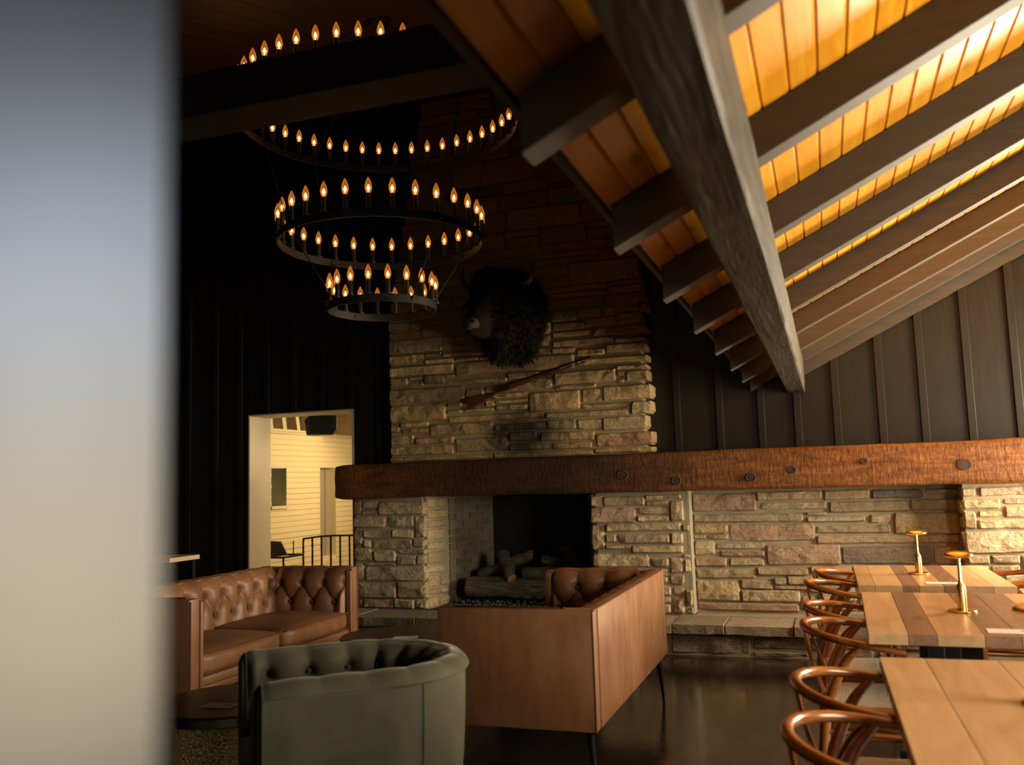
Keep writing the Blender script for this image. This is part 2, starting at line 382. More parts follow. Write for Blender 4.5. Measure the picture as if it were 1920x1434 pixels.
def glow(name, c, s):
    t = NT(name); return t.set(c, .5, Emission_Color=c, Emission_Strength=s)
M_FIL = glow('filament', (1,.40,.09,1), 4)
M_FILC = glow('filament_core', (1,.62,.22,1), 14)
M_LAMPGLOW = glow('lamp_diffuser', (1,.9,.7,1), .8)
S_ALCOVE="-1120,-588,1086,1241;-581,-59,1168,1246;-557,-26,1091,1157;-44,307,1164,1247;321,703,1167,1240;718,974,1186,1239;-8,589,1062,1153;604,967,1068,1158;-1120,-218,994,1063;-187,-37,1042,1069;-190,261,987,1033;293,466,970,1041;473,956,883,1055;-1120,-831,901,987;-822,-132,833,980;-123,448,892,963;-1011,-835,851,894;-122,946,812,876;-1120,-946,721,844;-938,-539,769,826;-903,-543,709,758;-528,55,638,805;65,734,646,791;741,937,647,791;-1120,-854,625,702;-831,-547,632,697;-1120,-626,525,610;-611,-203,554,618;-187,130,572,625;-1120,-761,342,509;-751,-491,441,516;-482,-380,477,537;-373,-171,479,547;-749,-281,338,433;-481,-211,440,470;-1120,-292,260,324;-274,-141,276,387;-164,137,481,557;-130,157,350,411;-134,152,273,341;144,498,530,629;512,927,547,629;177,690,434,520;704,919,435,536;169,482,281,422;495,910,288,427;-204,148,418,472;490,940,250,280;920,980,290,420;-1120,-1020,860,890"
S_PILLAR="945,1047,1178,1244;1066,1413,1175,1247;945,1200,1081,1156;1220,1420,1111,1159;945,1031,934,1068;1049,1212,1018,1066;1226,1420,1015,1102;1043,1420,933,1003;945,1347,751,919;1359,1420,753,920;945,1100,673,741;1112,1300,676,740;1310,1420,627,740;945,1088,605,662;1101,1295,613,666;945,1168,525,595;1180,1420,514,606;945,1035,335,513;1047,1408,340,500;945,1225,250,320;1235,1595,250,330;1425,1595,340,390;1425,1595,400,500;1435,1595,510,610;1435,1595,620,730;1435,1585,740,840;1435,1595,850,930;1435,1595,940,1050;1435,1595,1060,1110;1435,1595,1120,1190;1425,1595,1200,1260"
S_LEFT_PIER="-4310,-4230,1117,1252;-4222,-4050,1173,1249;-4223,-4054,1115,1166;-4043,-3570,1111,1242;-4310,-3970,996,1104;-3959,-3686,996,1104;-3673,-3568,900,1101;-4310,-4219,838,979;-4209,-3916,895,977;-3904,-3682,898,979;-4210,-4137,814,886;-4119,-3700,797,885;-3690,-3571,811,888;-4310,-4126,683,807;-4104,-3873,678,780;-3864,-3663,651,738;-3852,-3569,745,790;-3653,-3570,656,738;-4310,-4209,504,668;-4192,-3875,647,671;-4193,-3560,502,638;-4309,-3869,342,488;-3859,-3560,347,494;-4310,-4228,250,329;-4221,-3911,250,332;-3901,-3691,250,335;-3683,-3560,253,338"
S_RIGHT_PIER="-1974,-1868,1155,1244;-1861,-1498,1155,1237;-1490,-1299,1150,1199;-1488,-1189,1206,1242;-1977,-1579,1012,1144;-1564,-1302,1078,1141;-1567,-1297,1019,1068;-1285,-1171,1019,1195;-1980,-1864,782,990;-1848,-1202,938,1005;-1852,-1758,844,914;-1741,-1297,835,912;-1289,-1187,828,922;-1855,-1634,785,824;-1626,-1192,753,816;-1980,-1479,633,746;-1464,-1315,634,709;-1308,-1199,586,720;-1980,-1721,497,621;-1702,-1327,562,622;-1705,-1330,500,552;-1319,-1192,488,575;-1980,-1626,334,485;-1608,-1310,404,481;-1294,-1200,403,470;-1612,-1314,339,394;-1980,-1767,250,320;-1750,-1318,250,325;-1305,-1200,250,394;-1190,-1130,250,310;-1190,-1130,320,450;-1190,-1130,590,700;-1190,-1130,710,740;-1190,-1130,930,990"
S_BREAST="-3965,-3745,2886,2960;-3737,-3606,2875,2949;-3599,-3064,2799,2909;-3967,-3608,2813,2868;-3961,-3402,2654,2792;-3391,-3052,2724,2783;-3392,-3296,2680,2717;-3289,-3041,2666,2708;-3963,-3590,2535,2642;-3579,-3404,2609,2647;-3580,-3277,2532,2577;-3394,-2591,2584,2631;-3959,-3283,2433,2525;-3263,-2099,2398,2529;-3956,-3761,2346,2422;-3752,-3604,2334,2381;-3751,-3603,2388,2417;-3594,-3381,2340,2426;-3362,-2754,2314,2361;-3959,-3175,2161,2307;-3165,-2978,2191,2268;-2970,-2550,2163,2210;-2869,-2552,2111,2145;-3167,-2980,2128,2180;-2870,-2554,2044,2100;-2972,-2877,2090,2156;-2742,-2312,2227,2330;-2292,-1724,2252,2366;-2295,-1909,2210,2244;-2077,-1819,2501,2561;-2088,-1438,2416,2473;-1809,-1441,2510,2586;-1713,-1646,2286,2345;-1638,-1436,2245,2337;-1715,-1441,2352,2390;-2968,-2756,2225,2289;-2543,-2060,2026,2195;-2044,-1866,2081,2202;-1851,-1410,2085,2213;-2048,-1612,2011,2062;-1601,-1413,1951,2063;-3962,-3375,1994,2154;-3359,-2890,2047,2083;-3351,-2406,1961,2019;-2387,-1622,1946,2002;-3964,-3859,1893,1987;-3848,-3555,1935,1987;-3843,-3556,1874,1924;-3542,-2905,1840,1954;-2890,-2391,1860,1925;-2381,-2106,1848,1935;-2094,-1872,1831,1926;-1860,-1464,1814,1939;-3964,-3713,1774,1866;-3698,-3300,1767,1833;-3966,-3302,1668,1754;-3286,-2763,1679,1809;-2746,-2474,1757,1845;-2447,-1939,1746,1824;-1928,-1418,1674,1795;-2749,-2345,1673,1739;-2336,-1965,1667,1730;-3967,-2913,1613,1652;-2903,-1953,1605,1656;-1946,-1423,1616,1665;-2568,-2319,2612,2719;-2307,-2085,2538,2589;-2305,-1731,2596,2659;-2298,-1941,2687,2735;-1922,-1434,2666,2748;-1721,-1438,2593,2636;-3034,-2575,2638,2746;-2582,-2314,2536,2603;-2890,-2760,1820,1850;-3360,-3210,2110,2150;-1710,-1650,2230,2270;-2740,-2300,2340,2390;-3370,-3280,2390,2420;-3260,-3030,2540,2570;-3020,-2660,2540,2570;-2650,-2590,2540,2570;-2560,-2310,2730,2840;-2300,-2000,2750,2820;-3040,-2870,2760,2810;-2860,-2570,2760,2880;-1990,-1690,2760,2840;-1680,-1470,2760,2860;-3050,-2870,2820,2920;-2300,-2060,2830,2930;-2560,-2310,2850,2930;-2050,-1830,2850,2930;-1820,-1690,2850,2930;-1680,-1490,2870,2930;-1480,-1420,2870,2930;-2860,-2570,2890,2930"
S_UPPER="-3964,-3678,2955,3037;-3670,-3055,2955,3037;-3047,-2418,2955,3037;-2410,-1808,2955,3037;-1800,-1432,2955,3037;-3944,-3287,3045,3157;-3279,-2899,3045,3157;-2891,-2339,3045,3157;-2331,-1772,3045,3092;-2331,-1772,3100,3157;-1764,-1448,3045,3109;-1764,-1448,3117,3157;-3914,-3473,3165,3357;-3465,-2661,3165,3254;-3465,-2661,3262,3357;-2653,-2121,3165,3251;-2653,-2121,3259,3357;-2113,-1472,3165,3357;-3884,-3205,3365,3418;-3884,-3205,3426,3477;-3197,-2917,3365,3477;-2909,-2453,3365,3477;-2445,-1853,3365,3426;-2445,-1853,3434,3477;-1845,-1496,3365,3477;-3864,-3098,3485,3567;-3090,-2384,3485,3567;-2376,-1754,3485,3567;-1746,-1512,3485,3567;-3840,-3123,3575,3727;-3115,-2730,3575,3727;-2722,-2395,3575,3666;-2722,-2395,3674,3727;-2387,-1940,3575,3727;-1932,-1531,3575,3663;-1932,-1531,3671,3727;-3806,-3363,3735,3927;-3355,-2710,3735,3927;-2702,-1990,3735,3927;-1982,-1558,3735,3927;-3771,-3439,3935,4023;-3771,-3439,4031,4087;-3431,-2786,3935,4087;-2778,-2298,3935,4087;-2290,-1585,3935,4087;-3745,-3322,4095,4156;-3745,-3322,4164,4207;-3314,-2741,4095,4207;-2733,-2287,4095,4207;-2279,-1606,4095,4143;-2279,-1606,4151,4207;-3711,-3257,4215,4447;-3249,-2424,4215,4447;-2416,-1633,4215,4447;-3669,-3235,4455,4567;-3669,-3235,4575,4647;-3227,-2657,4455,4647;-2649,-2032,4455,4532;-2649,-2032,4540,4647;-2024,-1666,4455,4647;-3627,-3215,4655,4887;-3207,-2906,4655,4750;-3207,-2906,4758,4887;-2898,-2578,4655,4751;-2898,-2578,4759,4887;-2570,-1838,4655,4887;-1830,-1699,4655,4760;-1830,-1699,4768,4887;-3596,-2970,4895,4977;-2962,-2166,4895,4977;-2158,-1724,4895,4977;-3572,-2809,4985,5061;-3572,-2809,5069,5137;-2801,-2193,4985,5137;-2185,-1742,4985,5137;-3548,-3254,5145,5227;-3246,-2636,5145,5227;-2628,-1921,5145,5227;-1913,-1761,5145,5227;-3524,-3128,5235,5392;-3120,-2870,5235,5392;-2862,-2281,5235,5392;-2273,-1998,5235,5392;-1990,-1780,5235,5300;-1990,-1780,5308,5392"
# ------------------------------------------------------------------ large structure
def roofz(x): return 2.395+.5*x                      # underside of the rafters of the low pine roof
fl = box('floor', M_FLOOR, (-9, 4, -3, 12.5, -.1, 0)); tag(fl, 'polished dark brown floor reflecting the stone wall', None, None, 'structure')

# low pine roof: boards on rafters on one rough-sawn beam
ceil = setting('ceiling', 'sloping ceiling of golden pine boards on dark rafters')
RY = [.10, .985, 1.88, 2.77, 3.66, 4.545, 5.43, 6.325, 7.20, 8.0]
for y in RY:
    q = MB(); xs = (-.584, 2.62)
    q.add([(xs[0], y-.09, roofz(xs[0])), (xs[1], y-.09, roofz(xs[1])), (xs[1], y, roofz(xs[1])), (xs[0], y, roofz(xs[0])),
           (xs[0], y-.09, roofz(xs[0])+.14), (xs[1], y-.09, roofz(xs[1])+.14), (xs[1], y, roofz(xs[1])+.14), (xs[0], y, roofz(xs[0])+.14)],
          [(0,3,2,1),(4,5,6,7),(0,1,5,4),(1,2,6,5),(2,3,7,6),(3,0,4,7)])
    q.build('rafter', M_RAFTER, ceil, bevel=.004)
pw = .0805
def plank_mesh(wd, y0, y1, g=.006):
    h = .02; q = MB(); W2 = wd/2
    prof = [(-W2, g), (-W2+g, 0), (W2-g, 0), (W2, g), (W2, h), (-W2, h)]
    q.prism([(x, z+.5*x) for x, z in prof], y0, y1); return q.mesh('plank', M_PINE)
pm = plank_mesh(pw-.0012, .0, 8.03)
x = -.60+pw/2
while x < 2.62:
    put('plank', pm, ceil, (x, 0, roofz(x)+.1415)); x += pw
q = MB(); q.add([(-.60,0,roofz(-.6)+.168),(2.65,0,roofz(2.65)+.168),(2.65,8.03,roofz(2.65)+.168),(-.60,8.03,roofz(-.6)+.168),
                 (-.60,0,roofz(-.6)+.24),(2.65,0,roofz(2.65)+.24),(2.65,8.03,roofz(2.65)+.24),(-.60,8.03,roofz(-.6)+.24)], [(0,3,2,1),(4,5,6,7),(0,1,5,4),(1,2,6,5),(2,3,7,6),(3,0,4,7)])
q.build('roof_deck', M_TIE, ceil)
q = MB(); q.bar((-.612, .0, roofz(-.6)+.18), (-.612, 8.0, roofz(-.6)+.18), .02, .10); q.build('eave_strip', M_RAFTER, ceil)
# beam under the rafters, with a real chamfer and slightly uneven arrises
q = MB(); ny = 40; vs = []
for j in range(ny+1):
    y = -.2+8.2*j/ny; jt = lambda k: (noise.noise(Vector((y*1.7, k*7.3, 1)))*.004)
    for k, (xx, zz) in enumerate([(-.283, 2.078), (-.275, 2.07), (-.147, 2.07), (-.138, 2.079), (-.138, 2.318), (-.283, 2.25)]): vs.append((xx+jt(k), y, zz+jt(k+9)))
fs = [tuple(range(6)), tuple(reversed(range(ny*6, ny*6+6)))]
for j in range(ny):
    for k in range(6): fs.append((j*6+(k+1) % 6, j*6+k, j*6+6+k, j*6+6+(k+1) % 6))
q.add(vs, fs); q.build('beam', M_BEAM, ceil)

# tall room: dark stained ceiling rising to the back wall, one tie beam
hi = setting('ceiling_high', 'dark stained board ceiling of the tall room')
hz = lambda y: 3.98+.33*(y-4.3)
def hplank():
    q = MB(); W2 = .088
    pr = [(-W2, .006), (-W2+.007, 0), (W2-.007, 0), (W2, .006), (W2, .02), (-W2, .02)]
    vs = [(x, 0, z+hz(0)) for x, z in pr]+[(x, 8.2, z+hz(8.2)) for x, z in pr]; n = 6
    q.add(vs, [tuple(range(n)), tuple(reversed(range(n, 2*n)))]+[((i+1) % n, i, n+i, n+(i+1) % n) for i in range(n)]); return q.mesh('plank', M_DARKCEIL)
hp = hplank(); x = -7.0
while x < .3: put('plank', hp, hi, (x, 0, 0)); x += .178
q = MB(); q.add([(-7.2,-.2,hz(-.2)+.022),(3,-.2,hz(-.2)+.022),(3,8.4,hz(8.4)+.022),(-7.2,8.4,hz(8.4)+.022),(-7.2,-.2,hz(-.2)+.1),(3,-.2,hz(-.2)+.1),(3,8.4,hz(8.4)+.1),(-7.2,8.4,hz(8.4)+.1)],[(0,3,2,1),(4,5,6,7),(0,1,5,4),(1,2,6,5),(2,3,7,6),(3,0,4,7)])
q.build('roof_deck', M_TIE, hi)
box('tie_beam', M_TIE, (-7, .4, 3.0, 3.226, 2.965, 3.15), hi, bevel=.006)

# back wall: dark boards and battens round the doorway and the masonry
wb = setting('wall_back', 'wall of dark brown vertical boards and battens')
DX0, DX1, DZ = -5.70, -4.48, 2.155
def zcap(xa, xb):
    return hz(8.0)-.01 if xb < -.4 else min(roofz(xa), roofz(xb))+.13
bats = [-6.85, -6.5, -6.149, -5.847, -5.515, -5.184, -4.854, -4.52, -4.2, -3.86]
bats2 = [-1.6, -1.253, -.887, -.537, -.239, .074, .424, .743, 1.086, 1.429, 1.77, 2.12, 2.46, 2.62]
def boards(bs, zlo):
    for a, b in zip(bs, bs[1:]):
        top = zcap(a, b)
        segs = [(a, b, zlo)]
        if a < DX1 and b > DX0:                       # cut round the doorway
            segs = []
            if a < DX0-.02: segs.append((a, DX0-.012, zlo))
            if b > DX1+.02: segs.append((DX1+.012, b, zlo))
            segs.append((max(a, DX0-.012), min(b, DX1+.012), DZ+.012))
        for xa, xb, z0 in segs: box('board', M_BOARD, (xa+.0015, xb-.0015, 8.0, 8.025, z0, top), wb)
    for a in bs:
        z0 = DZ+.012 if DX0 < a < DX1 else zlo
        q = MB(); q.box(a-.001, a+.058, 7.972, 8.0, z0, zcap(a, a)-.02); q.build('batten', M_BOARD, wb, bevel=.004)
boards(bats, 0); boards(bats2, 1.0)
for nm, b in (('backing', (-7.2, DX0-.02, 8.025, 8.35, 0, 5.4)), ('backing', (DX0-.02, DX1+.02, 8.025, 8.35, DZ+.02, 5.4)), ('backing', (DX1+.02, -4.0, 8.025, 8.35, 0, 5.4)), ('backing', (-4.0, 2.8, 8.03, 8.35, 1.32, 5.4))):
    box(nm, M_TIE, b, wb)
q = MB(); x0, x1 = -.14, 2.62
q.add([(x0,7.965,roofz(x0)-.11),(x1,7.965,roofz(x1)-.11),(x1,7.995,roofz(x1)-.11),(x0,7.995,roofz(x0)-.11),(x0,7.965,roofz(x0)),(x1,7.965,roofz(x1)),(x1,7.995,roofz(x1)),(x0,7.995,roofz(x0))],[(0,3,2,1),(4,5,6,7),(0,1,5,4),(1,2,6,5),(2,3,7,6),(3,0,4,7)])
q.build('sloping_trim', M_RAFTER, wb)
d1 = setting('door_1', 'cream lined doorway opening through the dark board wall')
box('jamb', M_JAMB, (DX0-.012, DX0+.006, 7.985, 8.36, 0, DZ), d1, bevel=.002)
box('jamb', M_JAMB, (DX1-.006, DX1+.012, 7.985, 8.36, 0, DZ), d1, bevel=.002)
box('head_lining', M_JAMB, (DX0-.012, DX1+.012, 7.985, 8.36, DZ, DZ+.014), d1, bevel=.002)

# right wall with a tall window beside the stone pillar, and a second one towards the camera
wr = setting('wall_right', 'dark right wall around the tall windows')
for b in ((2.62, 2.74, -.2, 1.3, 0, 4.0), (2.62, 2.74, 1.3, 3.5, 0, .8), (2.62, 2.74, 1.3, 3.5, 2.4, 4.0), (2.62, 2.74, 3.5, 6.05, 0, 4.0), (2.62, 2.74, 6.05, 7.6, 0, .7), (2.62, 2.74, 6.05, 7.6, 2.62, 4.0), (2.62, 2.74, 7.6, 8.1, 0, 4.0)):
    box('wall_panel', M_BOARD, b, wr)
for n, (ya, yb, za, zb) in enumerate(((6.05, 7.6, .7, 2.62), (1.3, 3.5, .8, 2.4))):
    wn = setting('window_%d' % (n+1), ['tall window beside the stone pillar', 'window beside the nearest dining table'][n])
    q = MB()
    for b in ((2.62,2.70,ya,ya+.05,za,zb), (2.62,2.70,yb-.05,yb,za,zb), (2.62,2.70,ya,yb,za,za+.05), (2.62,2.70,ya,yb,zb-.05,zb)): q.box(*b)
    q.build('window_frame', M_RAFTER, wn)
wl = box('wall_left', M_BOARD, (-7.3, -7.2, -1, 8.35, 0, 5.4)); tag(wl, 'dark left wall', None, None, 'structure')

# ------------------------------------------------------------------ hall beyond the doorway
wh = setting('wall_hall', 'cream painted brick wall of the hall seen through the doorway')
HX = -6.2
WIN = (9.12, 9.43, 1.18, 1.637); NIC = (10.2, 10.6, .5, 1.642)
cz = .0; k = 0
while cz < 2.06:
    hgt = .066; z1 = min(cz+hgt, 2.07)
    cuts = [8.36, 12.0]; spans = [(8.36, 12.0)]
    for (a, b, c, d) in (WIN, NIC):
        if z1 > c+.01 and cz < d-.01:
            ns = []
            for s0, s1 in spans:
                if s0 < a and s1 > b: ns += [(s0, a), (b, s1)]
                else: ns.append((s0, s1))
            spans = ns
    for s0, s1 in spans:
        box('brick_course', M_CREAM, (HX-.09, HX+random.uniform(-.003, .003), s0, s1, cz+.003, z1-.003), wh, bevel=.004)
    cz += hgt; k += 1
q = MB(); q.box(HX-.75, HX-.6, 8.36, 12, 0, 2.4); q.box(HX-.09, HX-.012, 8.36, WIN[0], 0, 2.08); q.box(HX-.09, HX-.012, WIN[1], NIC[0], 0, 2.08); q.box(HX-.09, HX-.012, NIC[1], 12, 0, 2.08); q.box(HX-.09, HX-.012, WIN[0], WIN[1], 0, WIN[2]); q.box(HX-.09, HX-.012, WIN[0], WIN[1], WIN[3], 2.08); q.box(HX-.09, HX-.012, NIC[0], NIC[1], 0, NIC[2]); q.box(HX-.09, HX-.012, NIC[0], NIC[1], NIC[3], 2.08)
q.build('mortar_bed', M_CREAM, wh)
wn = setting('window_3', 'small dark window with a pale reveal in the cream brick wall')
a, b, c, d = WIN
box('pane', M_GLASSDK, (HX-.37, HX-.36, a-.2, b, c, d), wn)
box('reveal', M_REVEAL, (HX-.37, HX+.006, b-.006, b+.004, c, d), wn); box('reveal', M_REVEAL, (HX-.37, HX-.1, a-.006, a-.002, c, d), wn)
box('sill', M_JAMB, (HX-.37, HX+.02, a-.02, b+.02, c-.03, c+.004), wn); box('head', M_REVEAL, (HX-.37, HX, a, b, d-.004, d+.01), wn)
a, b, c, d = NIC
box('recess_side', M_CREAM, (HX-.12, HX-.004, b-.003, b+.008, 0, d), wh); box('recess_side', M_CREAM, (HX-.12, HX-.004, a-.008, a+.003, 0, d), wh)
t3 = setting('trim_3', 'tall grey recess in the cream brick wall')
box('panel', M_GREYP, (HX-.12, HX-.1, a, b, 0.0, d), t3); box('panel', M_GREYP, (HX-.1, HX-.085, a+.27, a+.29, c, d), t3)
t2 = setting('trim_2', 'cream moulding with brackets above the brick wall')
box('moulding', M_JAMB, (HX-.1, HX+.06, 8.36, 12, 2.072, 2.10), t2, bevel=.004); box('moulding', M_JAMB, (HX-.1, HX+.03, 8.36, 12, 2.05, 2.072), t2)
for y in (8.75, 9.02, 9.3, 9.6, 9.9, 10.3, 10.7, 11.1, 11.5):
    q = MB(); q.add([(HX-.1, y, 2.1), (HX+.05, y, 2.1), (HX-.1, y, 2.3), (HX+.02, y, 2.3), (HX-.1, y+.07, 2.1), (HX+.05, y+.07, 2.1), (HX-.1, y+.07, 2.3), (HX+.02, y+.07, 2.3)], [(0,1,3,2),(5,4,6,7),(1,5,7,3),(4,0,2,6),(2,3,7,6),(4,5,1,0)])
    q.build('bracket', M_JAMB, t2)
box('wall_hall_back', M_CREAM, (-6.3, -3.8, 12, 12.1, 0, 2.6)); tag(bpy.data.objects['wall_hall_back'], 'cream end wall of the hall', None, None, 'structure')
box('wall_hall_right', M_CREAM, (-4.1, -4.0, 9.4, 12, 0, 2.6)); tag(bpy.data.objects['wall_hall_right'], 'cream right wall of the hall', None, None, 'structure')
box('ceiling_hall', M_CREAM, (-6.7, -3.8, 8.36, 12.1, 2.33, 2.42)); tag(bpy.data.objects['ceiling_hall'], 'cream ceiling of the hall', None, None, 'structure')
q = MB(); q.box(-5.95, -4.9, 10.2, 10.9, 2.06, 2.328); s = q.build('trim_4', M_BROWN); tag(s, 'brown boxed soffit under the hall ceiling behind the speaker', None, None, 'structure')

# ------------------------------------------------------------------ masonry
def stone_mesh(wd, hg, seed, dep=.07, name='stone', mat=None, rough=1.0, cell=.05):
    """a split-faced stone: crisp worn outline, uneven hewn face; local x wide, z high, face towards -y"""
    rnd = random.Random(seed)
    e = min(.010, wd*.2, hg*.2)
    def cuts(s):
        n = max(1, min(9, round((s-2*e)/cell))); return [-s/2, -s/2+e]+[-s/2+e+(s-2*e)*i/n for i in range(1, n)]+[s/2-e, s/2]
    X, Z = cuts(wd), cuts(hg); nx, nz = len(X)-1, len(Z)-1
    q = MB(); vs = []
    ph = Vector((rnd.random()*50, rnd.random()*50, rnd.random()*50))
    tx, tz = rnd.uniform(-.006, .006)*rough, rnd.uniform(-.007, .007)*rough
    cut = [rnd.random() for _ in range(4)]; cs = min(.022, hg*.22, wd*.15)
    wob = min(.008, hg*.07)
    skew = rnd.uniform(-.5, .5)*min(.007, hg*.07)
    for j in range(nz+1):
        for i in range(nx+1):
            x, z = X[i], Z[j]; u, v = x/wd*2, z/hg*2
            p = ph+Vector((x*6, 0, z*8))
            ring0 = i in (0, nx) or j in (0, nz); ring1 = i in (1, nx-1) or j in (1, nz-1)
            y = (noise.noise(p)*.015+noise.noise(p*2.9)*.009)*rough+tx*u+tz*v
            if ring0: y = max(y, 0)+.016
            elif ring1: y += .003
            else:
                x += rnd.uniform(-.25, .25)*wd/nx; z += rnd.uniform(-.25, .25)*hg/nz; y -= abs(noise.noise(p*1.7+Vector((9, 2, 4))))*.008*rough
            # worn outline: the two outer rings wander together
            if i <= 1: x += abs(noise.noise(Vector((z*9, seed*.37, 1.5))))*wob
            if i >= nx-1: x -= abs(noise.noise(Vector((z*9, seed*.37, 7.5))))*wob
            if j <= 1: z += abs(noise.noise(Vector((x*5, seed*.37, 3.5))))*wob
            if j >= nz-1: z -= abs(noise.noise(Vector((x*5, seed*.37, 9.5))))*wob
            z += skew*u
            if (i <= 1 or i >= nx-1) and (j <= 1 or j >= nz-1):
                c = cut[(i > 1)*2+(j > 1)]; k = cs*(.25+.75*(c > .7)); 
                if (i in (0, nx)) and (j in (0, nz)): x -= (1 if u > 0 else -1)*k*.6; z -= (1 if v > 0 else -1)*k*.6
                elif i in (0, nx): z -= (1 if v > 0 else -1)*k*.5
                elif j in (0, nz): x -= (1 if u > 0 else -1)*k*.5
                else: x -= (1 if u > 0 else -1)*k*.35; z -= (1 if v > 0 else -1)*k*.35
            vs.append((x, y, z))
    fs = []
    for j in range(nz):
        for i in range(nx):
            a = j*(nx+1)+i
            if rnd.random() < .5: fs += [(a, a+1, a+nx+2), (a, a+nx+2, a+nx+1)]
            else: fs += [(a, a+1, a+nx+1), (a+1, a+nx+2, a+nx+1)]
    ring = [i for i in range(nx+1)]+[j*(nx+1)+nx for j in range(1, nz+1)]+[nz*(nx+1)+i for i in range(nx-1, -1, -1)]+[j*(nx+1) for j in range(nz-1, 0, -1)]
    base = len(vs)
    for r in ring: vs.append((vs[r][0], dep, vs[r][2]))
    m = len(ring)
    for i in range(m): k = (i+1) % m; fs.append((ring[k], ring[i], base+i, base+k))
    q.add(vs, fs); return q.mesh(name, mat)
def lay(S, Y, parent, mat, proud=.03, rough=1.0, name='stone', off=(0,0,0), edge=None):
    for n, t in enumerate(S.split(';')):
        a, b, c, d = [int(v)/1000 for v in t.split(',')]
        if b-a < .02 or d-c < .012: continue
        me = stone_mesh(b-a, d-c, (int(a*1000)*31+int(c*1000)*17) % 9973, mat=mat, rough=rough, name=name, dep=.205 if edge is not None and b > edge(c) else .07)
        put(name, me, parent, ((a+b)/2-off[0], Y-proud+random.uniform(-.010, .008)-off[1], (c+d)/2-off[2]))
FL = (-2.75, 7.7, 0)
fp = thing('stone_fireplace', 'stone fireplace with a tall tapering sandstone chimney behind the dark hewn mantel', 'fireplace', FL)
def fbox(b, m, name='masonry_core'):
    q = MB(); q.box(b[0]-FL[0], b[1]-FL[0], b[2]-FL[1], b[3]-FL[1], b[4], b[5]); return q.build(name, m, fp)
core = MB()
def cb(*b): core.box(b[0]-FL[0], b[1]-FL[0], b[2]-FL[1], b[3]-FL[1], b[4], b[5])
cb(-4.30, -3.60, 7.713, 7.98, .1, 1.30); core.build('masonry_core', M_MORTAR, fp); core = MB()
cb(-1.93, -1.135, 7.713, 8.02, .1, 1.30); core.build('masonry_core', M_MORTAR, fp)
q = MB()      # breast core tapering above
pr = [(-3.955, 1.3), (-1.50, 1.3), (-1.50, 2.97), (-1.87, 5.35), (-3.52, 5.35), (-3.955, 2.97)]
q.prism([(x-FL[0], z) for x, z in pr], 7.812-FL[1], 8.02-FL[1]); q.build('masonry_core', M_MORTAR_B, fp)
lay(S_LEFT_PIER, 7.70, fp, M_STONE_LOW, .014, off=FL); lay(S_RIGHT_PIER, 7.70, fp, M_STONE_LOW, .014, off=FL)
eg = lambda z: -1.50-max(0, z-2.97)*.15
lay(S_BREAST, 7.80, fp, M_STONE_WARMLIT, .015, off=FL, edge=eg); lay(S_UPPER, 7.80, fp, M_STONE_WARMLIT, .015, off=FL, edge=eg)
# splayed firebox: jamb stones first, then brick
def wallpts(side, t):          # t = depth from the face
    return (-3.565+.291*t, 7.72+t) if side < 0 else (-1.965-.291*t, 7.72+t)
def jamb(side):
    ang = math.atan2(.291, 1)
    rows = [.245, .36, .43, .56, .64, .77, .86, .98, 1.06, 1.16, 1.27]
    for za, zb in zip(rows, rows[1:]):
        t = 0; ends = [.30+random.uniform(-.05, .02)] if random.random() < .6 else [.15+random.uniform(-.03, .03), .30]
        for te in ends:
            wd = te-t-.012; cx, cy = wallpts(side, (t+te)/2)
            me = stone_mesh(wd, zb-za-.012, random.randint(0, 9999), dep=.05, mat=M_STONE_LOW, rough=.6)
            rz = PI/2-ang if side < 0 else -(PI/2-ang)
            put('stone', me, fp, (cx+(.008 if side < 0 else -.008)-FL[0], cy-FL[1], (za+zb)/2), (0, 0, rz)); t = te
    z = .245; k = 0
    while z < 1.25:
        t = .32+(.10 if k % 2 else 0)-.0
        if k % 2: segs = [(.32, .42)]
        else: segs = []
        while t < 1.0: segs.append((t, min(t+.205, 1.0))); t += .205
        for a, b in segs:
            if b-a < .03: continue
            cx, cy = wallpts(side, (a+b)/2); q = MB(); q.box(-(b-a)/2+.005, (b-a)/2-.005, -.008, .03, -.031, .031)
            put('brick', q.mesh('brick', M_BRICK, bevel=.003, seg=1), fp, (cx-FL[0], cy-FL[1], z+.034), (0, 0, (PI/2-ang) if side < 0 else -(PI/2-ang)))
        z += .072; k += 1
    q = MB(); a0 = wallpts(side, .02); a1 = wallpts(side, 1.02); s = -.012 if side < 0 else .012
    n = .12*side
    q.add([(a0[0]+s-FL[0], a0[1]-FL[1], .1), (a1[0]+s-FL[0], a1[1]-FL[1], .1), (a1[0]+n-FL[0], a1[1]-FL[1], .1), (a0[0]+n-FL[0], a0[1]-FL[1], .1)]+
          [(a0[0]+s-FL[0], a0[1]-FL[1], 1.30), (a1[0]+s-FL[0], a1[1]-FL[1], 1.30), (a1[0]+n-FL[0], a1[1]-FL[1], 1.30), (a0[0]+n-FL[0], a0[1]-FL[1], 1.30)],
          [(0,3,2,1),(4,5,6,7),(0,1,5,4),(1,2,6,5),(2,3,7,6),(3,0,4,7)])
    q.build('firebox_side', M_MORTAR, fp)
jamb(-1); jamb(1)
fbox((-3.4, -2.1, 8.74, 8.84, .1, 1.4), M_SOOT, 'firebox_back'); fbox((-4.0, -1.5, 7.98, 8.84, 1.28, 1.34), M_SOOT, 'firebox_top')
fbox((-3.7, -1.85, 7.7, 8.84, .18, .245), M_SOOT, 'firebox_floor')
